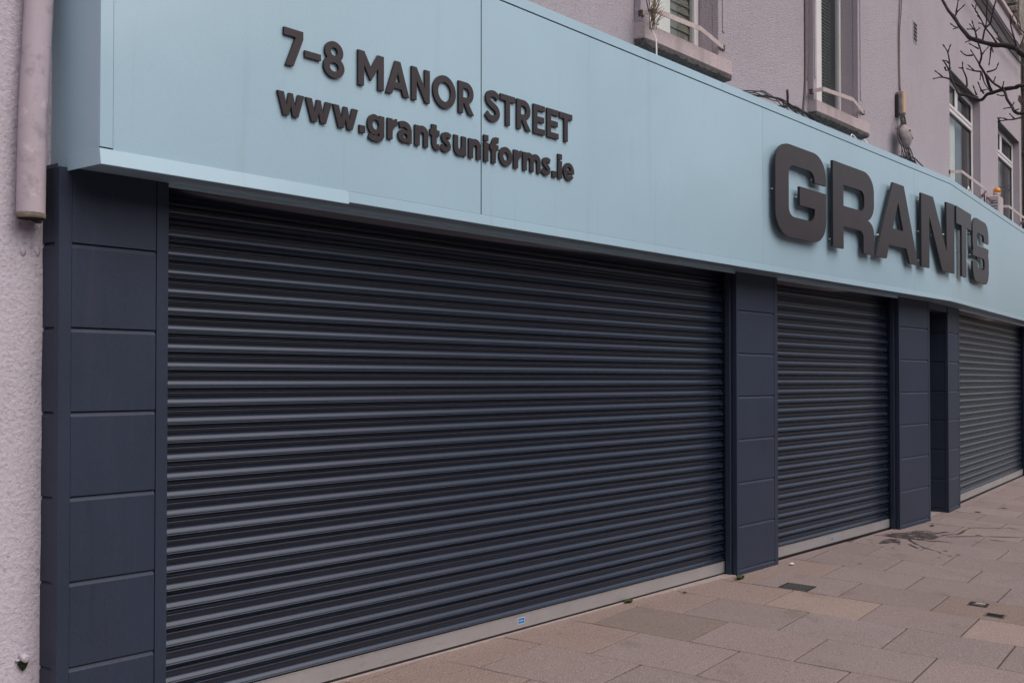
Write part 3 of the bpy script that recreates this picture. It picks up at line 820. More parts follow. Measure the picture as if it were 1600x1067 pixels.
# windows 3 and 4 on the far stretch
for (H, mu, cz, cur, dark) in ((W3, 2.86, 5.085, (1.95, 3.17), (3.12, 3.90)), (W4, 6.20, 5.085, (5.36, 6.30), (6.25, 7.28))):
    w = obj('window', frame_bm(H[0] - .01, H[1] + .01, 3.96, H[3] + .01, 4.55, .09, .06, mull=[(mu - .075, mu + .075, cz + .03, H[3] - .08)], trans=[(cz - .055, cz - .006), (cz + .006, cz + .055)]), M['upvc'], shop, R2)
    pane(H[0] + .07, H[1] - .07, 4.05, cz - .05, 4.575, w, R2); pane(H[0] + .07, mu - .07, cz + .05, H[3] - .08, 4.575, w, R2); pane(mu + .07, H[1] - .07, cz + .05, H[3] - .08, 4.575, w, R2)
    bm = nb()
    for (a, b, c, d) in ((H[0] + .08, H[1] - .08, 4.05, cz - .055), (H[0] + .08, mu - .075, cz + .055, H[3] - .08), (mu + .075, H[1] - .08, cz + .055, H[3] - .08)):
        t = .016
        box(bm, a, a + t, 4.562, 4.574, c, d); box(bm, b - t, b, 4.562, 4.574, c, d); box(bm, a + t, b - t, 4.562, 4.574, c, c + t); box(bm, a + t, b - t, 4.562, 4.574, d - t, d)
    obj('glazing_gasket', bm, M['black_cable'], w, R2)
    drape(cur[0], cur[1], 3.97, H[3], 4.635, M['curtain'], w, R2, 3, .012)  # white folds stand for blinds and the bright sky reflected in the panes
    drape(dark[0], dark[1], 3.97, H[3], 4.70, M['grey_curtain'], w, R2, 7, .012)
    bm = nb(); box(bm, H[0] + .002, H[1] - .002, 4.4515, 4.66, H[3] - .012, H[3] - .002); obj('window_head', bm, headm, shop, R2)  # thin dark grey sheet under the head of the opening
    bm = nb(); box(bm, H[0] - .05, H[1] + .05, 4.40, 4.70, 3.89, 3.95, .006); obj('window_sill', bm, M['sill'], shop, R2)
    rail(((H[0] - .05, 4.44, 4.15), (H[0] + .02, 4.31, 4.15), (H[1] - .35, 4.31, 4.15), (H[1] + .10, 4.44, 4.15)), 'safety_rail', w, R2)

# doorway between the third and fourth pilaster: deep and dark
bm = nb()
box(bm, .0, .92, 5.30, 5.34, 0, 2.40)
d = obj('door', bm, M['charcoal'], shop, R2)
bm = nb(); box(bm, .78, .81, 5.24, 5.299, .95, 1.15, .005); obj('handle', bm, M['pin'], d, R2)
bm = nb(); box(bm, .0, .95, FACE + .14, 5.4, 2.352, 2.44); obj('doorway_ceiling', bm, M['charcoal'], shop, R2)
bm = nb(); box(bm, -.06, -.02, 4.42, 5.3, 0, 2.35); obj('doorway_wall', bm, M['charcoal'], shop, R2)
bm = nb(); box(bm, .0, .92, 4.37, 5.3, -.05, .003); obj('doorstep', bm, fil, shop, R2)
bm = nb(); box(bm, .012, .918, FACE + .006, FACE + .13, 2.335, 2.409, .002); obj('door_lintel', bm, M['charcoal'], shop, R2)
# louvred wall vent
bm = nb(); box(bm, .045, .215, 4.4445, 4.4495, 5.335, 5.575, .002)
v = obj('wall_vent', bm, M['pink_render'], shop, R2)
for k in range(5):
    z = 5.358 + k * .042
    bm = nb(); q = [bm.verts.new(p) for p in ((.06, 4.4405, z), (.20, 4.4405, z), (.20, 4.4405, z + .027), (.06, 4.4405, z + .027), (.06, 4.4425, z), (.20, 4.4425, z), (.20, 4.4425, z + .027), (.06, 4.4425, z + .027))]
    for f in ((0, 1, 2, 3), (4, 7, 6, 5), (0, 4, 5, 1), (1, 5, 6, 2), (2, 6, 7, 3), (3, 7, 4, 0)): bm.faces.new([q[i] for i in f])
    obj('louvre_slot', bm, M['dark_void'], v, R2)
# ------------------------------------------------------------------ pilasters
GZ = [.048, .392, .735, 1.078, 1.421, 1.764, 2.107]
def pilaster(label, x0, x1, xf, tl, tr, side=0.0, side_panels=False, deep=None):
    base = (xf @ Vector(((x0 + x1) / 2, FACE, 0)))
    t = thing('pilaster', label, 'pilaster', base, 0 if xf is ID else A2, 'charcoal clad pilasters along the shopfront')
    back = deep or 4.46
    xs0 = x0 + (.016 if side_panels or deep else .006)
    obj('core', one_box(xs0, x1 - .004, FACE + .014, back, -.12, 2.409), M['charcoal'], t, xf)
    # corner trims
    bm = nb(); box(bm, x0, x0 + tl, FACE - .0015, FACE + .034, -.12, 2.408, .0012); obj('corner_trim', bm, M['charcoal'], t, xf)
    bm = nb(); box(bm, x1 - tr, x1, FACE - .0015, FACE + .034, -.12, 2.408, .0012); obj('corner_trim', bm, M['charcoal'], t, xf)
    a, b = x0 + tl + .0012, x1 - tr - .0042
    zs = [-.12] + GZ + [2.432]
    def panel(z0, z1, mk):
        bm = nb(); mk(bm, z0, z1); bmesh.ops.recalc_face_normals(bm, faces=bm.faces[:]); return bm
    def front(bm, z0, z1):
        # upper edge slopes back into the shadow gap below the next panel
        pr = [(FACE, z0), (FACE, z1 - .022), (FACE + .010, z1 - .004), (FACE + .0132, z1 - .004), (FACE + .0132, z0)]
        L = [bm.verts.new((a, y, z)) for y, z in pr]; Rr = [bm.verts.new((b, y, z)) for y, z in pr]
        bm.faces.new(L); bm.faces.new(Rr[::-1])
        for i in range(5): bm.faces.new((L[i], L[(i + 1) % 5], Rr[(i + 1) % 5], Rr[i]))
    def sidep(bm, z0, z1):
        y0, y1 = FACE + .036, back
        pr = [(x0 + .003, z0), (x0 + .003, z1 - .022), (x0 + .012, z1 - .004), (x0 + .0155, z1 - .004), (x0 + .0155, z0)]
        L = [bm.verts.new((x, y0, z)) for x, z in pr]; Rr = [bm.verts.new((x, y1, z)) for x, z in pr]
        bm.faces.new(L); bm.faces.new(Rr[::-1])
        for i in range(5): bm.faces.new((L[i], L[(i + 1) % 5], Rr[(i + 1) % 5], Rr[i]))
    for z0, z1 in zip(zs, zs[1:]):
        z1_ = min(z1, 2.408 if z1 < 2.43 else 2.432)
        obj('cladding_panel', panel(z0, z1_ if z1 < 2.43 else 2.43, front), M['charcoal'], t, xf)
        if side_panels or deep: obj('cladding_panel', panel(z0, 2.43 if z1 > 2.43 else z1, sidep), M['charcoal'], t, xf)
    return t
p1 = pilaster('wide charcoal clad pilaster at the left end against the white wall', 2.418, 2.929, ID, .056, .058, side_panels=True)
p2 = pilaster('charcoal clad pilaster between the widest shutter and the narrow shutter', 8.168, 8.90, ID, .035, .062)
bm = nb(); cyl(bm, (8.1665, 4.338, .237), (-1, 0, 0), .006, .004, 8); obj('screw', bm, M['pin'], p2)
p3 = pilaster('charcoal clad pilaster with the dark spill at its foot', 11.734, 12.668, ID, .05, .05)
p4 = pilaster('slim charcoal pilaster between the dark doorway and the far shutter', .922, 1.569, R2, .05, .04, deep=5.3)
p5 = pilaster('charcoal pilaster closing the far shutter at the right edge of the picture', 6.965, 7.48, R2, .05, .05)

# ------------------------------------------------------------------ roller shutters
PITCH = .0823
def slat_mesh(w):
    pr = [(0, -.020), (.0066, -.020), (.0070, -.0010), (.0086, .0072), (.0104, .0094), (.0122, .0082), (.0134, -.0070), (.0150, -.0104), (.024, -.0104), (.033, -.0103), (.0385, -.0098), (.0430, -.0088), (.0475, -.0072), (.0515, -.0051), (.0550, -.0027), (.0580, -.0002), (.0605, .0022), (.0624, .0042), (.0632, .0000), (.0644, -.0002), (.0672, .0050), (.0690, .0064), (.0708, .0052), (.0714, -.020), (PITCH, -.020)]
    bm = nb(); prev = None
    for k, (dz, o) in enumerate(pr):
        cur = (bm.verts.new((0, -o, -dz)), bm.verts.new((w, -o, -dz)))
        if prev:
            f = bm.faces.new((prev[0], cur[0], cur[1], prev[1])); f.smooth = True
        prev = cur
    for e in bm.edges:
        if len(e.link_faces) == 2 and e.calc_face_angle(0) > math.radians(28): e.smooth = False
    bmesh.ops.recalc_face_normals(bm, faces=bm.faces[:])
    # make sure they face the street
    if sum(f.normal.y * f.calc_area() for f in bm.faces) > 0:
        for f in bm.faces: f.normal_flip()
    me = bpy.data.meshes.new('slat'); bm.to_mesh(me); bm.free(); me.materials.append(M['slat'])
    return me
def shutter(label, x0, x1, xf, sticker=None, z_bar=.018):
    base = xf @ Vector((x0, LATH, 0))
    rz = 0 if xf is ID else A2
    t = thing('roller_shutter', label, 'roller shutter', base, rz, 'closed charcoal roller shutters of the shop')
    me = slat_mesh(x1 - x0 - .004)
    for k in range(29):
        o = bpy.data.objects.new('slat', me); COL.objects.link(o); o.parent = t
        jx = random.uniform(-.0012, .0012)
        o.location = (.002, jx, .106 + PITCH + k * PITCH - .0055 + random.uniform(-.0009, .0009))
        WM[o] = WM[t] @ Matrix.Translation(o.location)
    # aluminium bottom bar with a small upper lip
    bm = nb()
    pr = [(.004, z_bar), (-.006, z_bar), (-.006, .0985), (-.0085, .1005), (-.0085, .104), (.004, .104)]
    L = [bm.verts.new((x0 + .004, LATH + y, z)) for y, z in pr]; Rr = [bm.verts.new((x1 - .004, LATH + y, z)) for y, z in pr]
    bm.faces.new(L); bm.faces.new(Rr[::-1])
    for i in range(len(pr)): j = (i + 1) % len(pr); bm.faces.new((L[i], L[j], Rr[j], Rr[i]))
    bar = obj('bottom_bar', bm, M['alu'], t, xf)
    bm = nb(); box(bm, x0 + .006, x1 - .006, LATH - .003, LATH + .004, .0015, z_bar - .0005); obj('rubber_seal', bm, M['black_cable'], t, xf)
    for x in (x0 + .002, x1 - .022):
        bm = nb(); box(bm, x, x + .020, LATH - .062, LATH - .020, 0, 2.405, .001); box(bm, x, x + .020, LATH + .016, LATH + .03, 0, 2.405)
        obj('guide_rail', bm, M['charcoal'], t, xf)
    bm = nb(); tube(bm, [(x0 + .01, LATH + .02, 2.43, .062), (x1 - .01, LATH + .02, 2.43, .062)], 20); obj('roller_drum', bm, M['slat'], t, xf)
    if sticker:
        sx, sz = sticker; y = LATH - .0064
        bm = nb(); box(bm, sx - .006, sx + .118, y, y + .0004, sz - .004, sz + .043); lab = obj('sticker', bm, M['white_sticker'] if False else M['alu'], bar, xf)
        bm = nb(); box(bm, sx, sx + .068, y - .0004, y - .0001, sz, sz + .038); obj('sticker', bm, M['white_sticker'], bar, xf)
        bm = nb(); box(bm, sx + .004, sx + .064, y - .0008, y - .0005, sz + .003, sz + .0175); box(bm, sx + .004, sx + .064, y - .0008, y - .0005, sz + .0215, sz + .035)
        box(bm, sx + .004, sx + .012, y - .0008, y - .0005, sz + .0176, sz + .0214); box(bm, sx + .052, sx + .064, y - .0008, y - .0005, sz + .0176, sz + .0214)
        obj('sticker_print', bm, M['blue_sticker'], bar, xf)
        bm = nb()
        for k in range(4): box(bm, sx + .075, sx + .112 - .01 * (k % 2), y - .0008, y - .0004, sz + .006 + k * .009, sz + .0095 + k * .009)
        obj('small_print', bm, M['grey_print'], bar, xf)
    return t
shutter('widest roller shutter, nearest one, under the street address lettering', 2.931, 8.166, ID, (5.51, .044))
shutter('narrow roller shutter between two pilasters below the large shop name', 8.902, 11.732, ID, (10.21, .040))
shutter('far roller shutter right of the dark doorway', 1.571, 6.963, R2, None)
bm = nb(); box(bm, 4.3, 4.34, LATH - .0068, LATH - .0063, .035, .062); t_ = obj('key_plate', bm, M['grey_print'], [o for o in COL.objects if o.name.startswith('bottom_bar')][-1], R2)

# ------------------------------------------------------------------ fascia
fas = thing('shop_fascia', 'long pale blue panelled fascia above the shutters, bent near its far end', 'shop fascia', (2.454, 4.25, 2.40))
def pbox(x0, x1, y0, y1, z0, z1, name, m=M['fascia'], xf=ID, bev=.0008, lab=None):
    o = obj(name, one_box(x0, x1, y0, y1, z0, z1, bev=bev), m, fas, xf)
    if lab: o['label'] = lab
    return o
Z0, Z1 = 2.459, 3.6835
pbox(2.5145, 4.7625, FAS, FAS + .004, Z0, Z1, 'fascia_panel'); pbox(4.7705, 8.1755, FAS, FAS + .004, Z0, Z1, 'fascia_panel'); pbox(8.1775, 11.550, FAS, FAS + .004, Z0, Z1, 'fascia_panel')
# the folded panel that turns the bend
def folded(y0, y1, xa, ub, z0, z1, name, m=M['fascia']):
    bm = nb()
    pts = plan((1, xa, y0), (1, mitre1(y0), y0), (2, ub, y0), (2, ub, y1), (1, mitre1(y1), y1), (1, xa, y1))
    prism(bm, pts, z0, z1)
    return obj(name, bm, m, fas)
folded(FAS, FAS + .004, 11.552, 2.213, Z0, Z1, 'fascia_panel')
pbox(2.2155, 5.0, FAS, FAS + .004, Z0, Z1, 'fascia_panel', xf=R2); pbox(5.002, 7.5, FAS, FAS + .004, Z0, Z1, 'fascia_panel', xf=R2)
pbox(2.456, 2.5125, FAS - .0015, FAS + .006, 2.4645, 3.74, 'corner_trim')
# side return at the left end
pbox(2.4545, 2.4585, FAS + .0065, 4.445, 2.412, 3.74, 'side_panel')
pbox(2.4525, 2.4565, FAS + .001, 4.292, 2.3935, 2.455, 'side_trim')
# lower trim: the first length sits proud of the others
def trim_piece(sts, z0, o0, o1):
    # folded sheet trim: its face leans out towards its lower edge
    bm = nb(); rings = []
    for f in sts: rings.append([bm.verts.new(f(y, z)) for y, z in ((FAS - o1, 2.4582), (FAS - o0, z0 + .002), (FAS - o0 + .0015, z0), (FAS + .004, z0), (FAS + .004, 2.4582))])
    for r0, r1 in zip(rings, rings[1:]):
        for k in range(5): bm.faces.new((r0[k], r1[k], r1[(k + 1) % 5], r0[(k + 1) % 5]))
    bm.faces.new(rings[0]); bm.faces.new(rings[-1][::-1])
    obj('lower_trim', bm, M['fascia'], fas)
def at(x, xf=ID): return lambda y, z: xf @ Vector((x, y, z))
def bendpt(y, z): return Vector((mitre1(y), y, z))
trim_piece((at(2.4535), at(3.771)), 2.3935, .0125, .0035); trim_piece((at(3.7745), at(7.193)), 2.404, .0030, .0008)
trim_piece((at(7.195), bendpt, at(7.5, R2)), 2.404, .0030, .0008)
# upper trim with a shadow gap under it
pbox(2.456, 7.516, FAS - .001, FAS + .006, 3.691, 3.75, 'upper_trim'); folded(FAS - .001, FAS + .006, 7.518, 7.5, 3.691, 3.75, 'upper_trim')
# capping sheet back to the wall, with a slight fall
pbox(2.46, mitre1(4.25), FAS + .0065, 4.447, 3.742, 3.749, 'capping'); pbox(mitre2(4.25), 7.5, FAS + .0065, 4.447, 3.742, 3.749, 'capping', xf=R2)
# soffit in two folded strips with a return lip
pbox(2.4595, 4.05, FAS + .0035, FACE + .004, 2.4095, 2.4125, 'soffit'); pbox(4.053, mitre1(4.17), FAS + .0035, FACE + .004, 2.410, 2.413, 'soffit'); pbox(mitre2(4.17), 7.5, FAS + .0035, FACE + .004, 2.4095, 2.4125, 'soffit', xf=R2)
for (a, b, xf) in ((2.931, 8.166, ID), (8.902, 11.732, ID), (1.571, 6.963, R2)):
    pbox(a, b, FACE + .006, FACE + .010, 2.392, 2.4155, 'soffit_lip', xf=xf); pbox(a, b, FACE + .0105, LATH - .03, 2.417, 2.42, 'soffit', m=M['charcoal'], xf=xf)
pbox(2.462, 12.66, FAS + .0075, FAS + .05, 2.44, 3.74, 'backing_board', m=M['dark_void'], bev=0); pbox(.05, 7.49, FAS + .0075, FAS + .05, 2.44, 3.74, 'backing_board', m=M['dark_void'], xf=R2, bev=0)
pbox(7.494, 7.5, FAS + .006, 4.447, 2.41, 3.74, 'side_panel', xf=R2)

# ------------------------------------------------------------------ raised lettering
P, Mi = '+', '-'
G = {}
G['7'] = (.66, [(P, [(0, 1), (0, .80), (.40, .80), (.06, 0), (.325, 0), (.66, .79), (.66, 1)])])
G['-'] = (.57, [(P, rc(0, .35, .57, .525))])
G['8'] = (.76, [(P, ell(.38, .72, .335, .29)), (P, ell(.38, .29, .38, .305)), (Mi, ell(.38, .725, .125, .115)), (Mi, ell(.38, .295, .165, .125))])
G['M'] = (1.02, [(P, [(0, 0), (0, 1), (.24, 1), (.51, .57), (.78, 1), (1.02, 1), (1.02, 0), (.79, 0), (.79, .61), (.515, .20), (.505, .20), (.23, .61), (.23, 0)])])
G['A'] = (.96, [(P, [(0, 0), (.375, 1), (.585, 1), (.96, 0), (.715, 0), (.638, .19), (.322, .19), (.245, 0)]), (Mi, [(.392, .375), (.568, .375), (.48, .66)])])
G['N'] = (.79, [(P, [(0, 0), (0, 1), (.21, 1), (.575, .42), (.575, 1), (.79, 1), (.79, 0), (.60, 0), (.215, .60), (.215, 0)])])
G['O'] = (1.04, [(P, ell(.52, .5, .52, .51)), (Mi, ell(.52, .5, .295, .305))])
G['R'] = (.74, [(P, rc(0, 0, .215, 1)), (P, rr(.1, .325, .715, 1, .34, .3375, 'bc')), (Mi, rr(.215, .51, .50, .81, .15, .15, 'bc')), (P, [(.22, .36), (.46, .36), (.74, 0), (.485, 0), (.26, .33)])])
G['S'] = (.76, [(P, stroke([(.665, .775), (.56, .875), (.40, .91), (.20, .86), (.135, .735), (.19, .615), (.38, .52), (.58, .42), (.64, .28), (.56, .14), (.38, .09), (.20, .125), (.065, .235)], .205))])
G['T'] = (.77, [(P, rc(0, .80, .77, 1)), (P, rc(.277, 0, .493, .85))])
G['E'] = (.64, [(P, rc(0, 0, .64, 1)), (Mi, rc(.215, .60, .7, .81)), (Mi, rc(.215, .19, .7, .41)), (Mi, rc(.595, .40, .7, .61))])
w_ = (1.54, [(P, [(0, 1), (.36, 1), (.52, .42), (.655, 1), (.885, 1), (1.02, .42), (1.18, 1), (1.54, 1), (1.20, 0), (.885, 0), (.77, .46), (.655, 0), (.34, 0)])])
G['w'] = w_
G['.'] = (.37, [(P, rc(0, 0, .37, .34))])
arch = lambda x0, x1: stroke([(x0, .60), (x0 + .10, .80), ((x0 + x1) / 2 + .03, .865), (x1 - .05, .78), (x1, .58), (x1, .30), (x1, 0)], .325)
G['g'] = (1.10, [(P, ell(.45, .51, .45, .49)), (Mi, ell(.53, .52, .215, .235)), (P, rc(.77, .02, 1.10, .98)), (P, stroke([(.935, .06), (.90, -.06), (.76, -.125), (.50, -.145), (.28, -.11), (.10, -.04)], .25)), (P, rc(.77, -.02, 1.10, .2))])
G['r'] = (.65, [(P, rc(0, 0, .34, 1)), (P, [(.30, .50), (.30, .82), (.42, .96), (.54, 1.02), (.65, 1.02), (.65, .67), (.55, .66), (.42, .58), (.34, .42)])])
G['a'] = (.96, [(P, stroke([(.10, .80), (.28, .865), (.48, .87), (.68, .80), (.785, .64), (.79, .50), (.79, 0)], .30)), (P, ell(.42, .30, .42, .315)), (P, rc(.5, .12, .8, .52)), (Mi, ell(.49, .31, .165, .115)), (P, rc(.63, 0, .94, .45))])
G['n'] = (.96, [(P, rc(0, 0, .34, 1)), (P, arch(.22, .79))])
G['t'] = (.68, [(P, rc(.13, .30, .47, 1.24)), (P, rc(0, .69, .68, .98)), (P, stroke([(.30, .45), (.30, .30), (.36, .17), (.50, .13), (.68, .165)], .30))])
G['s'] = (.87, [(P, stroke([(.77, .80), (.62, .86), (.45, .875), (.26, .82), (.22, .70), (.32, .59), (.52, .48), (.65, .36), (.62, .20), (.45, .125), (.27, .14), (.06, .24)], .265))])
G['u'] = (.96, [(P, [(.96 - x, 1 - y) for x, y in rc(0, 0, .34, 1)]), (P, [(.96 - x, 1 - y) for x, y in arch(.22, .79)])])
G['i'] = (.36, [(P, rc(0, 0, .36, 1)), (P, rc(0, 1.08, .36, 1.39))])
G['f'] = (.71, [(P, rc(.14, 0, .48, 1.1)), (P, rc(0, .70, .70, .98)), (P, stroke([(.31, .95), (.32, 1.10), (.40, 1.22), (.54, 1.25), (.71, 1.235)], .30))])
G['o'] = (1.12, [(P, ell(.56, .5, .56, .51)), (Mi, ell(.56, .5, .22, .225))])
G['m'] = (1.60, [(P, rc(0, 0, .34, 1)), (P, arch(.21, .80)), (P, arch(.84, 1.435))])
G['e'] = (1.04, [(P, ell(.52, .5, .52, .51)), (Mi, [(.31, .585)] + ell(.52, .57, .215, .20, 180, 0, 16) + [(.735, .585)]), (Mi, [(.32, .40), (1.2, .40), (1.2, .22), (.93, .235), (.80, .30), (.66, .255), (.52, .245), (.40, .29)])])
# wide square capitals of the shop name, in metres
G['bigG'] = (.967, [(P, rr(0, 0, .967, .745, .25, .19)), (Mi, rr(.240, .167, .735, .584, .10, .075)), (Mi, rc(.70, .43, 1.1, .497)), (P, rc(.447, .277, .967, .43)), (Mi, rr(.5, .167, .735, .277, .07, .055, 'b')), (P, rc(.70, .2, .967, .30))])
G['bigG'] = (.967, [(P, rr(0, 0, .967, .745, .25, .19)), (Mi, rr(.240, .167, .735, .584, .10, .075)), (P, rc(.447, .277, .967, .43)), (P, rc(.735, .19, .967, .35)), (Mi, rc(.730, .43, 1.1, .497)), (Mi, rc(.69, .43, .735, .497))])
G['bigR'] = (.933, [(P, rc(0, 0, .25, .745)), (P, rr(.1, .29, .933, .745, .25, .17, 'bc')), (P, rr(.1, .05, .933, .305, .16, .12, 'c')), (P, rc(.68, 0, .933, .16)), (Mi, rr(.227, -.1, .68, .198, .09, .06, 'c')), (P, rc(0, 0, .227, .3)), (Mi, rr(.227, .378, .70, .562, .09, .06, 'bc'))])
G['bigA'] = (1.13, [(P, [(0, 0), (.453, .745), (.741, .745), (1.13, 0), (.896, 0), (.804, .138), (.344, .138), (.280, 0)]), (Mi, [(.445, .302), (.718, .302), (.586, .567)])])
G['bigN'] = (1.03, [(P, [(0, 0), (0, .745), (.355, .745), (.776, .215), (.776, .745), (1.03, .745), (1.03, 0), (.64, 0), (.236, .535), (.236, 0)])])
G['bigT'] = (.84, [(P, rc(0, .558, .84, .745)), (P, rc(.292, 0, .548, .6))])
G['bigS'] = (1.0, [(P, rr(0, .287, 1, .745, .24, .17)), (P, rr(0, 0, 1, .445, .24, .17)), (Mi, rr(.255, .43, .70, .580, .08, .06)), (Mi, rc(.5, .43, .70, .51)), (Mi, rc(.69, .44, 1.1, .507)), (P, rc(.26, .30, .74, .43)), (Mi, rr(.275, .165, .735, .300, .08, .055)), (Mi, rc(-.1, .225, .28, .292))])
def letter(key, x0, x1, zb, unit, yf, yb, xf, parent, lab):
    w, ops = G[key]
    sx = (x1 - x0) / w
    if yf == 4.022:      # thinner small letters, kept at the measured size
        q_ = 4.038 / 4.022; x0, x1, zb, unit, yf = x0 * q_, x1 * q_, 1.55 + (zb - 1.55) * q_, unit * q_, 4.038; sx *= q_
    bm = solid2d(ops, lambda x, z: (x0 + x * sx, zb + z * unit), yf, yb)
    o = obj('letter', bm, [M['letter'], M['letter_edge']], parent, xf)
    if lab: o['label'] = lab
    return o
def kind_of(c): return ('numeral ' if c.isdigit() else 'small letter ' if c.islower() else 'capital letter ' if c.isalpha() else '') + ({'-': 'raised dash', '.': 'raised full stop'}.get(c, c))
addr = thing('raised_lettering', 'upper line of dark raised lettering reading 7-8 MANOR STREET', 'lettering', (4.47, 4.04, 2.97))
for c, a, b in (('7', 3.353, 3.466), ('-', 3.476, 3.574), ('8', 3.591, 3.722), ('M', 3.812, 3.986), ('A', 4.002, 4.167), ('N', 4.185, 4.320), ('O', 4.345, 4.523), ('R', 4.546, 4.672), ('S', 4.766, 4.896), ('T', 4.898, 5.030), ('R', 5.046, 5.175), ('E', 5.200, 5.309), ('E', 5.330, 5.444), ('T', 5.454, 5.584)):
    letter(c, a, b, 2.979, .170, 4.022, 4.0495, ID, addr, kind_of(c))
web = thing('raised_lettering', 'lower line of dark raised lettering giving the web address www.grantsuniforms.ie', 'lettering', (4.46, 4.04, 2.72))
for c, a, b in (('w', 3.316, 3.473), ('w', 3.482, 3.642), ('w', 3.650, 3.812), ('.', 3.822, 3.860), ('g', 3.876, 3.990), ('r', 4.013, 4.080), ('a', 4.088, 4.188), ('n', 4.210, 4.310), ('t', 4.324, 4.395), ('s', 4.403, 4.492), ('u', 4.509, 4.608), ('n', 4.630, 4.730), ('i', 4.756, 4.794), ('f', 4.808, 4.882), ('o', 4.887, 5.004), ('r', 5.018, 5.092), ('m', 5.102, 5.268), ('s', 5.279, 5.370), ('.', 5.382, 5.423), ('i', 5.439, 5.478), ('e', 5.494, 5.602)):
    letter(c, a, b, 2.749, .1042, 4.022, 4.0495, ID, web, kind_of(c))
name = thing('raised_lettering', 'large wide raised capitals reading GRANTS standing off the fascia on pins', 'lettering', (11.5, 3.99, 2.69))
YL = FAS - .060; QL = YL / (FAS - .075)      # positions were taken on a plane 75 mm out; keep the letters' places as the plane moves
for c, a, b, xf in (('G', 8.242, 9.209, ID), ('R', 9.352, 10.285, ID), ('A', 10.317, 11.447, ID), ('N', 11.546, 12.574, ID), ('T', -.06, .752, R2), ('S', .832, 1.816, R2)):
    zb_ = 1.55 + (2.694 - 1.55) * QL
    if xf is ID: a, b = a * QL, b * QL
    else: a, b = (a + 14.2) * QL - 14.2, (b + 14.2) * QL - 14.2
    L = letter('big' + c, a, b, zb_, QL, YL, YL + .022, xf, name, 'capital letter ' + c)
    pins = {'G': ((.06, .36), (.50, .35), (.80, .53), (.84, .1), (.2, .07)), 'R': ((.06, .69), (.06, .07), (.80, .06), (.80, .55)), 'A': ((.17, .21), (.52, .68), (.07, .04), (.98, .05)), 'N': ((.06, .06), (.06, .36), (.45, .36), (.80, .40), (.06, .68), (.75, .06)), 'T': ((.07, .62), (.34, .06), (.34, .28), (.75, .62)), 'S': ((.07, .55), (.93, .2), (.07, .30), (.5, .06))}[c]
    bm = nb()
    for px, pz in pins: cyl(bm, (a + px - .035, YL + .0225, zb_ + pz), (0, 1, 0), .008, .037, 8)
    obj('standoff_pin', bm, M['pin'], L, xf)
# ------------------------------------------------------------------ neighbour on the left, its drainpipe and small fittings
nh = thing('neighbour_house', 'white rough rendered house wall at the left edge', 'house', (0.5, 4.5, 0))
bm = nb(); N = 60
v = []
xs = [-6 + 8.47 * i / 70 for i in range(71)]; zs = [-.3 + 8.3 * j / 66 for j in range(67)]
for x in xs:
    v.append([bm.verts.new((x, 4.412 + .006 * noise.noise(Vector((x * 5, z * 5, 0))) + .004 * noise.noise(Vector((x * 14, z * 14, 4))), z)) for z in zs])
for i in range(70):
    for j in range(66): f = bm.faces.new((v[i][j], v[i + 1][j], v[i + 1][j + 1], v[i][j + 1])); f.smooth = True
obj('wall', bm, M['white_render'], nh)
bm = nb()
for (a, b) in (((2.47, 4.425), (2.41, 12)), ((2.41, 12), (-6, 12)), ((-6, 12), (-6, 4.43))):
    q = [bm.verts.new(p) for p in ((*a, -.3), (*b, -.3), (*b, 8), (*a, 8))]; bm.faces.new(q)
q = [bm.verts.new(p) for p in ((-6, 4.43, 8.0), (2.45, 4.43, 8.0), (2.45, 12, 8.0), (-6, 12, 8.0))]; bm.faces.new(q)
obj('side_wall', bm, M['white_render'], nh)

dp = thing('drainpipe', 'fat painted drainpipe on the white wall ending open above the pavement', 'drainpipe', (2.345, 4.355, 2.2))
bm = nb(); tube(bm, smooth_path([(2.337, 4.352, 2.197, .055), (2.342, 4.352, 2.6, .055), (2.372, 4.352, 3.3, .055), (2.40, 4.352, 4.6, .055), (2.42, 4.352, 8.0, .055)], 3), 28, cap=False)
obj('pipe', bm, M['pipe_paint'], dp)
bm = nb(); tube(bm, [(2.337, 4.352, 2.1935, .0545), (2.337, 4.352, 2.1955, .0565), (2.337, 4.352, 2.215, .0565), (2.3375, 4.352, 2.2155, .0545)], 28, cap=False)
tube(bm, [(2.337, 4.352, 2.1935, .0545), (2.337, 4.352, 2.1936, .0515)], 28, cap=False)
obj('rim', bm, mat('stained_pipe_rim', (.19, .155, .125), .9, var=[(40, .4)]), dp)
bm = nb(); cyl(bm, (2.337, 4.352, 2.1938), (0, 0, 1), .0515, .01, 28); obj('bore', bm, M['dark_void'], dp)  # near-black disc caps the mouth, painted for the shade inside the pipe

# filled screw holes and the stub with moss
for k, (x, z) in enumerate(((2.337, 2.068), (2.397, 2.072))):
    bm = nb()
    bmesh.ops.create_icosphere(bm, subdivisions=3, radius=1)
    for q in bm.verts:
        n_ = 1 + .38 * noise.noise(q.co * 2.3 + Vector((k * 5, 0, 0)))
        q.co = Vector((x + q.co.x * .012 * n_, 4.413 + q.co.y * .006 * n_, z + q.co.z * .020 * n_ - .004 * q.co.x))
    for f in bm.faces: f.smooth = True
    tag(obj('filler_patch', bm, M['white_render']), ('left' if k == 0 else 'right') + ' of two filled screw holes below the drainpipe mouth', 'filler patch', 'filled screw holes')
st = thing('pipe_stub', 'small painted pipe stub with wet moss low on the white wall', 'pipe stub', (2.345, 4.40, .42))
bm = nb(); tube(bm, [(2.345, 4.415, .442, .016), (2.345, 4.375, .436, .016), (2.345, 4.372, .4355, .010)], 12); box(bm, 2.316, 2.376, 4.398, 4.408, .426, .434, .002)
obj('spout', bm, M['white_render'], st)
bm = nb(); bmesh.ops.create_icosphere(bm, subdivisions=3, radius=1)
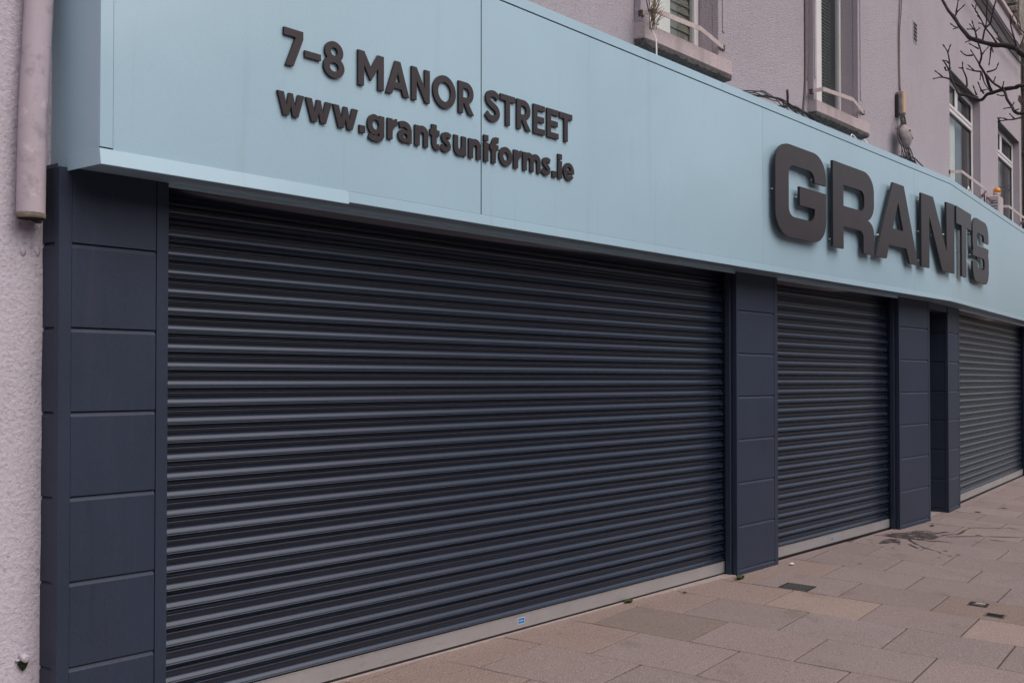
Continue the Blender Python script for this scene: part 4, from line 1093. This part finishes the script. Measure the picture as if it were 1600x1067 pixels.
for q in bm.verts:
    n_ = 1 + .5 * noise.noise(q.co * 3)
    tpr = 1 + .55 * q.co.z
    q.co = Vector((2.346 + q.co.x * .016 * n_ * tpr, 4.402 + q.co.y * .012, .407 + q.co.z * .020 * n_))
obj('moss', bm, M['moss'], st)

# stone house beyond the far end
sh = thing('stone_house', 'taller rough stone house rising beyond the far end of the mauve wall', 'house', R2 @ Vector((11, 5, 0)), A2)
bm = nb(); box(bm, 7.50, 17, 4.46, 11, -.2, 11.5)
obj('wall', bm, M['stone'], sh, R2)
bm = nb()
random.seed(5)
# individual rubble stones on the gable that shows above the roof line
stn = random.Random(8)
cell = []
z = 7.42
while z < 8.9:
    h = stn.uniform(.10, .2); y = 4.47
    while y < 6.4:
        wdt = stn.uniform(.16, .42)
        cell.append((y + .012, y + wdt - .012, z + .012, z + h - .012)); y += wdt
    z += h
for (a, b, c, d_) in cell:
    bm = nb(); k = stn.uniform(.015, .05); box(bm, 7.50 - k, 7.499, a, b, c, d_, min(.02, (d_ - c) * .25)); obj('stone', bm, M['stone'], sh, R2)
bm = nb(); box(bm, 7.46, 17.1, 4.40, 11.1, 11.501, 11.62, .02); obj('roof', bm, M['slate'], sh, R2)
dk = thing('drainpipe', 'dark drainpipe at the far right corner of the mauve wall', 'drainpipe', R2 @ Vector((7.60, 4.38, 0)), A2)
bm = nb(); tube(bm, [(7.63, 4.40, 0, .05), (7.63, 4.40, 7.2, .05)], 14)
obj('pipe', bm, M['dark_pipe'], dk, R2)
for z in (4.2, 5.3, 6.4):
    bm = nb(); tube(bm, [(7.63, 4.40, z, .06), (7.63, 4.40, z + .07, .06)], 14); obj('collar', bm, M['dark_pipe'], dk, R2)

# ------------------------------------------------------------------ cables and boxes on the upper wall
def cable(pts, r, label, m='black_cable', xf=ID, n=4, group=None, name='cable'):
    bm = nb(); tube(bm, smooth_path([(*p, r) for p in pts], n), 6)
    return tag(obj(name, bm, M[m], None, xf), label, 'cable', group)
# bundle lying on the capping between the first and second window
bun = thing('cable_bundle', 'loose bundle of black cables lying on the fascia top between the first two windows', 'cable bundle', (8.5, 4.25, 3.75))
rb = random.Random(3)
for k in range(7):
    x0 = 7.85 + rb.uniform(0, .35); x1 = 9.0 + rb.uniform(-.35, .35); n_ = 9
    pts = []
    for i in range(n_):
        t = i / (n_ - 1); hump = math.sin(math.pi * min(1, t * 1.02))
        pts.append((x0 + (x1 - x0) * t, 4.09 + .014 * k + .015 * math.sin(5 * t + k), 3.768 + (.035 + .03 * rb.random() + .011 * k) * hump))
    bm = nb(); tube(bm, smooth_path([(*p, .0048 if k % 2 else .004) for p in pts], 3), 6); obj('strand', bm, M['black_cable'], bun)
for k in range(4):
    x0 = 8.55 + rb.uniform(0, .2); x1 = 9.55 + rb.uniform(-.2, .1)
    pts = [(x0 + (x1 - x0) * t, 4.10 + .015 * k, 3.772 + (.04 + .014 * k) * math.sin(math.pi * t) * (1.2 - .5 * t) + .01 * rb.random()) for t in (0, .15, .3, .45, .6, .75, .9, 1)]
    bm = nb(); tube(bm, smooth_path([(*p, .0062) for p in pts], 3), 6); obj('strand', bm, M['black_cable'], bun)
cable([(9.456, 4.442, 4.142), (9.462, 4.442, 4.08), (9.468, 4.440, 4.012), (9.60, 4.438, 4.012), (9.776, 4.438, 4.0)], .011, 'short bent dark cable left of the second window', n=2)
cable([(9.842, 4.438, 7.25), (9.836, 4.438, 5.6), (9.832, 4.438, 4.55), (9.822, 4.438, 4.25), (9.776, 4.436, 3.99), (9.75, 4.41, 3.80)], .010, 'thin painted cable running down beside the left of the second window', 'grey_cable')
cable([(9.865, 4.438, 7.25), (9.86, 4.438, 5.6), (9.856, 4.438, 4.6), (9.84, 4.438, 4.3)], .012, 'second painted cable hugging the surround of the second window', 'grey_cable')
# stray wires below window 2's sill
for k, pts in enumerate((((10.36, 4.22, 3.753), (10.40, 4.24, 3.86), (10.50, 4.26, 3.885), (10.60, 4.26, 3.85), (10.64, 4.25, 3.755)), ((10.86, 4.2, 3.752), (10.90, 4.25, 3.83), (10.95, 4.33, 3.93)))):
    cable(pts, .0045, ('looped white wire' if k == 0 else 'short straight white wire') + ' rising from the fascia top under the second window', 'curtain')
bun2 = thing('cable_bundle', 'low heap of black cables on the fascia top left of the grey junction drum', 'cable bundle', (11.7, 4.25, 3.75))
for k in range(5):
    x0 = 11.15 + rb.uniform(0, .2); x1 = 11.92 + rb.uniform(-.1, .1)
    pts = [(x0 + (x1 - x0) * t, 4.09 + .02 * k, 3.77 + (.035 + .03 * rb.random()) * math.sin(math.pi * t)) for t in (0, .2, .4, .6, .8, 1)]
    bm = nb(); tube(bm, smooth_path([(*p, .007) for p in pts], 3), 6); obj('strand', bm, M['black_cable'], bun2)
# twin cable to the junction box
for k, dx in enumerate((0, .035)):
    pts = [(12.246 + dx, 4.44, 7.25), (12.235 + dx, 4.44, 6.4), (12.246 + dx + .012 * k, 4.435, 5.67), (12.215 + dx, 4.44, 5.35), (12.214 + dx - .012 * k, 4.44, 4.97), (12.222 + dx * .6, 4.435, 4.68)]
    cable(pts, .0055, ('left' if k == 0 else 'right') + ' strand of the twin cable running down to the junction box', 'grey_cable', group='twin cable above the junction box')
jb = thing('junction_box', 'upright grey junction box with a faded orange strip on the mauve wall', 'junction box', (12.12, 4.44, 4.40))
bm = nb(); box(bm, 12.135, 12.25, 4.375, 4.448, 4.41, 4.655, .006); obj('case', bm, M['grey_plastic'], jb)
bm = nb(); box(bm, 12.15, 12.225, 4.368, 4.3745, 4.425, 4.65, .002); obj('strip', bm, M['orange_strip'], jb)
bm = nb(); box(bm, 12.112, 12.126, 4.41, 4.448, 4.37, 4.62, .003); obj('back_plate', bm, M['black_cable'], jb)
bm = nb()
for k in range(6):
    x = 12.06 + k * .032
    tube(bm, smooth_path([(x, 4.39, 4.412, .006), (x + rb.uniform(-.02, .02), 4.37, 4.36, .006), (12.05 + .03 * k, 4.36, 4.28, .006), (12.0 + .05 * k, 4.38, 4.24, .006)], 3), 5)
obj('wires', bm, M['black_cable'], jb)
dr = thing('junction_drum', 'weathered grey cable drum cover hung with loops of wire', 'junction drum', (12.1, 4.40, 4.0))
bm = nb(); bmesh.ops.create_uvsphere(bm, u_segments=20, v_segments=14, radius=1)
for q in bm.verts:
    n_ = 1 + .10 * noise.noise(q.co * 2)
    q.co = Vector((12.12 + q.co.x * .115 * n_ + q.co.z * -.01, 4.345 + q.co.y * .075, 4.155 + q.co.z * .118 * n_))
for f in bm.faces: f.smooth = True
obj('cover', bm, M['grey_plastic'], dr)
for (x, z) in ((12.085, 4.20), (12.16, 4.135)):
    bm = nb(); cyl(bm, (x, 4.285, z), (0, -1, 0), .013, .012, 8); obj('knob', bm, M['black_cable'], dr)
for k in range(14):
    a = rb.uniform(-.12, .12)
    pts = [(12.0 + .03 * k, 4.40, 4.24), (11.955 + .012 * k + a * .3, 4.36, 4.15), (11.99 + .022 * k, 4.33 + .01 * (k % 3), 4.03), (12.02 + .025 * k + a * .4, 4.33, 3.93), (12.08 + .03 * k * (1 if k % 2 else -.6), 4.28, 3.76)]
    bm = nb(); tube(bm, smooth_path([(*p, .006) for p in pts], 4), 5); obj('loop', bm, M['grey_cable'] if k % 3 == 0 else M['black_cable'], dr)
# cables slung along the far wall head
cable([(-1.0, 4.36, 6.62), (1.5, 4.36, 6.62), (3.07, 4.35, 6.635), (5.0, 4.35, 6.60), (7.3, 4.35, 6.69)], .012, 'single thin cable slung along the wall below its head', xf=R2, n=3)
wc = thing('cable_bundle', 'thick run of grey and black cables clipped under the wall head at far right', 'cable bundle', R2 @ Vector((4.5, 4.38, 6.8)), A2)
for k in range(5):
    z0 = 6.98 - .035 * k
    pts = [(-1.5, 4.40, z0 - .02), (1.5, 4.40, z0 + .01 * math.sin(k)), (4.4, 4.39, z0), (5.8, 4.385, z0 - .015 - .012 * math.sin(2 * k)), (7.4, 4.38, z0 + .01)]
    bm = nb(); tube(bm, smooth_path([(*p, .017 if k in (1, 2) else .012) for p in pts], 4), 6); obj('strand', bm, M['grey_cable'] if k in (1, 3) else M['black_cable'], wc, R2)

# alarm box with orange strobe
al = thing('alarm_box', 'pale alarm box with dark blue stripes and an orange strobe between the two far windows', 'alarm box', R2 @ Vector((4.5, 4.35, 3.86)), A2)
bm = nb(); box(bm, 4.35, 4.68, 4.275, 4.449, 3.86, 4.185, .014); obj('cover', bm, M['alarm'], al, R2)
bm = nb()
for k, (z, a, b) in enumerate(((4.10, 4.31, 4.40), (4.065, 4.30, 4.395), (4.02, 4.30, 4.40), (3.985, 4.305, 4.395))): box(bm, 4.3475, 4.3497, a, b, z, z + .013)
obj('stripe', bm, M['blue_stripe'], al, R2)
bm = nb(); cyl(bm, (4.46, 4.33, 4.186), (0, -.1, 1), .05, .045, 14); obj('strobe_base', bm, M['alarm'], al, R2)
bm = nb(); tube(bm, [(4.46, 4.325, 4.232, .05), (4.455, 4.32, 4.275, .048), (4.453, 4.318, 4.300, .036), (4.452, 4.317, 4.306, .012)], 14); obj('strobe_lens', bm, M['orange_lens'], al, R2)
bm = nb(); box(bm, 3.95, 4.349, 4.36, 4.375, 4.085, 4.105); obj('bracket', bm, M['rust'], al, R2)
cable([(4.46, 4.30, 4.30), (4.52, 4.20, 4.33), (4.66, 4.16, 4.33), (4.74, 4.22, 4.28)], .005, 'loose wire end curling past the orange strobe', xf=R2)
cable([(3.93, 4.40, 3.75), (3.935, 4.40, 3.9), (3.93, 4.40, 4.16)], .010, 'short dark upright cable left of the alarm box', xf=R2)
cable([(1.2, 4.10, 3.752), (1.32, 4.12, 3.84), (1.45, 4.14, 3.875), (1.50, 4.13, 3.83), (1.38, 4.10, 3.755)], .0045, 'loop of thin wire on the fascia top above the letter T', 'curtain', xf=R2)

# dry stems tied to the first rail
dpn = thing('dry_stems', 'bunch of dry seed stems tied to the rail of the first window', 'dried plant', (6.95, 4.26, 3.80))
bm = nb(); tube(bm, smooth_path([(6.955, 4.27, 3.76, .006), (6.955, 4.27, 3.86, .006), (6.947, 4.27, 3.98, .005), (6.89, 4.27, 4.05, .004), (6.91, 4.27, 4.15, .004)], 4), 6)
obj('stem', bm, M['curtain'], dpn)
bm = nb(); bm2 = nb()
for k in range(46):
    b0 = Vector((6.89 + rb.uniform(-.02, .03), 4.265 + rb.uniform(-.02, .02), 4.02 + rb.uniform(0, .16)))
    d_ = Vector((rb.uniform(-.06, .20), rb.uniform(-.04, .04), rb.uniform(.02, .26)))
    tube(bm, smooth_path([(*b0, .0028), (*(b0 + d_ * .5 + Vector((rb.uniform(-.02, .02), 0, .01))), .0024), (*(b0 + d_), .0012)], 3), 4)
    if k % 4 == 0:
        c_ = b0 + d_ * .9
        bmesh.ops.create_icosphere(bm2, subdivisions=1, radius=.009, matrix=Matrix.Translation(c_))
tag(obj('dry_stalks', bm, M['plant'], dpn), kind='stuff'); tag(obj('seed_heads', bm2, M['bulb'], dpn), kind='stuff')

# ------------------------------------------------------------------ street tree reaching in from the right
tree = thing('bare_tree', 'bare winter tree with dark budded twigs reaching in at upper right', 'tree', (10.3, .9, ground(10.3, .9)))
rt_ = random.Random(21)
def wob(p, q, n, r0, r1, j):
    p, q = Vector(p), Vector(q); out = []
    for i in range(n + 1):
        t = i / n; c = p.lerp(q, t) + Vector([rt_.uniform(-j, j) * math.sin(math.pi * t) for _ in range(3)])
        out.append((*c, r0 + (r1 - r0) * t))
    return out
gz = ground(10.3, .9)
bm = nb(); tube(bm, smooth_path([(10.3, .9, gz - .1, .13), (10.3, .9, gz + .15, .105), (10.28, .92, 1.2, .09), (10.27, .95, 2.3, .085), (10.30, .93, 3.2, .075), (10.33, .90, 4.4, .06), (10.3, .92, 5.8, .04), (10.32, .9, 7.4, .015)], 4), 14)
obj('trunk', bm, M['bark'], tree)
nbr = 0
for kind, pts in BR:
    if kind == 'branch':
        nbr += 1
        if nbr == 1: pts = wob((10.30, .93, 2.95), pts[0][:3], 4, .042, pts[0][3] * 1.02, .05)[:-1] + list(pts)
        if nbr == 2: pts = wob((10.32, .92, 3.9), pts[0][:3], 4, .036, pts[0][3] * 1.02, .05)[:-1] + list(pts)
        # knobbly bark: small swellings at the nodes
        sm = smooth_path(pts, 4); sm = [(*p[:3], max(.0015, p[3] * (1 + .22 * noise.noise(Vector(p[:3]) * 23)))) for p in sm]
        bm = nb(); tube(bm, sm, 9); obj('branch', bm, M['bark'], tree)
    else:
        sm = [(*q[:3], q[3] * 1.3) for q in smooth_path(pts, 3)]
        bm = nb(); tube(bm, sm, 6)
        e = Vector(sm[-1][:3]); d_ = (e - Vector(sm[-3][:3])).normalized(); r_ = max(sm[-1][3], .003)
        tube(bm, [(*e, r_), (*(e + d_ * .008), r_ * 1.7), (*(e + d_ * .02), r_ * 1.3), (*(e + d_ * .032), r_ * .25)], 6)     # pointed bud
        obj('twig', bm, M['twig'], tree)
# rest of the crown above and beyond the frame
def grow(p, d, L, r, lev):
    q = p + d * L
    bm = nb(); tube(bm, smooth_path(wob(p, q, 4, r, r * .6, L * .05), 2), 7 if lev < 2 else 5); obj('branch' if lev < 2 else 'twig', bm, M['bark'] if lev < 2 else M['twig'], tree)
    if lev < 2:
        for k in range(3):
            t = .4 + .3 * k
            nd = (d + Vector((rt_.uniform(-.7, .7), rt_.uniform(-.7, .7), rt_.uniform(-.1, .6)))).normalized()
            grow(p.lerp(q, min(t, 1)), nd, L * .55, r * .5, lev + 1)
for (z, dx, dy, dz) in ((3.4, .8, -.5, .7), (3.8, .3, -.9, .8), (4.3, .9, .1, .9), (4.8, -.1, -.7, 1.0), (5.2, .5, .3, 1.1)):
    grow(Vector((10.31, .92, z)), Vector((dx, dy, dz)).normalized(), 1.3, .03, 0)
bm = nb()
lf = [(8.556, 2.233, 3.495), (8.528, 2.250, 3.53), (8.536, 2.246, 3.572), (8.566, 2.226, 3.542)]
f = bm.faces.new([bm.verts.new(p) for p in lf])
r = bmesh.ops.extrude_face_region(bm, geom=[f]); bmesh.ops.translate(bm, verts=[e for e in r['geom'] if isinstance(e, bmesh.types.BMVert)], vec=(.0015, -.0015, 0))
obj('leaf', bm, M['leaf'], tree)

# ------------------------------------------------------------------ on the pavement
def gpt(u, v, dz=0): x, y = uv2xy(u, v); return (x, y, ground(x, y) + dz)
def cover(label, u0, u1, v0, v1, bars, name, m_frame, cat):
    c = gpt((u0 + u1) / 2, (v0 + v1) / 2)
    t = thing(name, label, cat, c, A2)
    def bx(a, b, c_, d_, z0, z1, nm, m):
        bm = nb()
        q = [bm.verts.new(gpt(u, v, z)) for z in (z0, z1) for u, v in ((a, c_), (b, c_), (b, d_), (a, d_))]
        for f in ((3, 2, 1, 0), (4, 5, 6, 7), (0, 1, 5, 4), (1, 2, 6, 5), (2, 3, 7, 6), (3, 0, 4, 7)): bm.faces.new([q[i] for i in f])
        return obj(nm, bm, m, t)
    bx(u0, u1, v0, v1, -.02, .0022, 'pan', M['dark_void'] if bars else M['iron'])
    e = .012
    for (a, b, c_, d_) in ((u0, u1, v0, v0 + e), (u0, u1, v1 - e, v1), (u0, u0 + e, v0 + e, v1 - e), (u1 - e, u1, v0 + e, v1 - e)): bx(a, b, c_, d_, -.015, .0042, 'frame', m_frame)
    return t, bx
t, bx = cover('square cast iron drain cover with slanting bars set in the paving', 8.375, 8.60, 2.745, 2.97, True, 'drain_cover', M['iron'], 'drain cover')
for k in range(5):
    a = 8.392 + k * .042
    bm = nb()
    q = [bm.verts.new(gpt(u, v, z)) for z in (-.01, .0045) for u, v in ((a, 2.76), (a + .008, 2.76), (a + .026, 2.955), (a + .018, 2.955))]
    for f in ((3, 2, 1, 0), (4, 5, 6, 7), (0, 1, 5, 4), (1, 2, 6, 5), (2, 3, 7, 6), (3, 0, 4, 7)): bm.faces.new([q[i] for i in f])
    obj('bar', bm, M['iron_bar'], t)
t, bx = cover('small worn stopcock cover with a pale crumbled middle, the farther of the pair', 8.76, 8.905, 1.56, 1.69, False, 'stopcock_cover', M['iron'], 'stopcock cover'); t['group'] = 'pair of small covers in the brown slab'
bx(8.80, 8.835, 1.59, 1.66, .0022, .0055, 'patch', M['rust_frame']); bx(8.852, 8.885, 1.585, 1.65, .0022, .0055, 'patch', M['grey_print'])
t, bx = cover('small dark iron stopcock cover with ribbed lid, the nearer of the pair', 8.47, 8.60, 1.395, 1.53, False, 'stopcock_cover', M['rust_frame'], 'stopcock cover'); t['group'] = 'pair of small covers in the brown slab'
for k in range(5): bx(8.487 + k * .021, 8.497 + k * .021, 1.412, 1.514, .0022, .0050, 'rib', M['iron'])

# dark spill: pool and runnels, one thin sheet
ops = [('+', SPILL_POOL)]
for pts, w2 in SPILL_STROKES:
    P3 = smooth_path([(*p, 0, 0) for p in pts], 4); L, R_ = [], []
    for i, p in enumerate(P3):
        a = Vector(P3[max(i - 1, 0)][:2]); b = Vector(P3[min(i + 1, len(P3) - 1)][:2]); d_ = (b - a).normalized()
        t = i / max(1, len(P3) - 1); wv = w2 * (.35 + .65 * math.sin(math.pi * min(1, t + .12)) ** .6 if t < .9 else .35) * (.8 + .5 * noise.noise(Vector((p[0] * 5, p[1] * 5, 0))))
        wv = max(wv, .003)
        L.append((p[0] - d_.y * wv, p[1] + d_.x * wv)); R_.append((p[0] + d_.y * wv, p[1] - d_.x * wv))
    ops.append(('+', L + R_[::-1]))
bm = solid2d(ops, lambda x, y: (x, y), 0, 1)
for q in list(bm.verts):
    if q.co.y > .5: bm.verts.remove(q)
for f in list(bm.faces):
    if f.material_index == 1: bm.faces.remove(f)
for f in bm.faces: f.material_index = 0
bmesh.ops.subdivide_edges(bm, edges=[e for e in bm.edges if e.calc_length() > .15], cuts=2)
for q in bm.verts:
    x, y = q.co.x, q.co.z
    q.co = Vector((x, y, ground(x, y) + .0032))
for f in bm.faces:
    f.normal_update()
    if f.normal.z < 0: f.normal_flip()
tag(obj('spill', bm, M['spill']), 'dark dried liquid spill with runnels at the foot of the third pilaster', 'spill')

# weeds and litter
def weed(x, y, n, h, label, seed):
    r_ = random.Random(seed); bm = nb()
    for k in range(n):
        a = r_.uniform(0, 6.283); d0 = r_.uniform(0, h * .7); x0 = x + d0 * math.cos(a) * 1.6; y0 = y + d0 * math.sin(a) * .6
        l = h * r_.uniform(.4, 1); b = a + r_.uniform(-.8, .8); w = l * .22
        z0 = max(ground(x0, y0), 0 if y0 > 4.28 else -9)
        p0 = Vector((x0, y0, z0)); p1 = p0 + Vector((math.cos(b) * l * .45, math.sin(b) * l * .3, l * .7)); p2 = p0 + Vector((math.cos(b) * l, math.sin(b) * l * .6, l * .55))
        s_ = Vector((-math.sin(b), math.cos(b), 0)) * w
        v_ = [bm.verts.new(q) for q in (p0 - s_ * .3, p0 + s_ * .3, p1 + s_, p1 - s_, p2)]
        bm.faces.new((v_[0], v_[1], v_[2], v_[3])); bm.faces.new((v_[3], v_[2], v_[4]))
    tag(obj('weed', bm, M['weed']), label, 'weed', 'small weeds in the paving joints')
weed(6.70, 4.352, 60, .035, 'little yellow green weed under the bottom bar of the widest shutter', 1)
weed(8.06, 4.20, 70, .04, 'little green weed at the corner of the second pilaster', 2)
weed(7.27, 4.235, 24, .018, 'tiny sprig of weed in the joint between the other two weeds', 3)
def leaf_litter(x, y, s, rot, label):
    bm = nb(); pts = [(-1, 0), (-.5, .42), (.1, .5), (.7, .3), (1.1, 0), (.6, -.33), (0, -.45), (-.6, -.3)]
    v_ = [bm.verts.new((x + s * (a * math.cos(rot) - b * math.sin(rot)), y + s * (a * math.sin(rot) + b * math.cos(rot)), ground(x, y) + .006 + s * .25 * abs(b))) for a, b in pts]
    c_ = bm.verts.new((x, y, ground(x, y) + .005))
    for i in range(8): bm.faces.new((v_[i], v_[(i + 1) % 8], c_))
    tag(obj('dead_leaf', bm, M['leaf']), label, 'leaf', 'dead leaves on the paving')
leaf_litter(12.30, 4.14, .05, .3, 'curled dead leaf on the paving right of the spill pool')
leaf_litter(13.9, 4.15, .05, 1.1, 'dead leaf lying in front of the slim pilaster')
leaf_litter(14.6, 4.05, .045, 2.0, 'dead leaf lying beyond the slim pilaster by the far shutter')
bm = nb(); bmesh.ops.create_icosphere(bm, subdivisions=2, radius=1)
for q in bm.verts: q.co = Vector((8.96 + q.co.x * .028 * (1 + .4 * noise.noise(q.co * 2)), 4.19 + q.co.y * .018, .004 + q.co.z * .010))
tag(obj('litter_scrap', bm, M['white_sticker']), 'small white scrap of litter at the right foot of the second pilaster', 'litter')
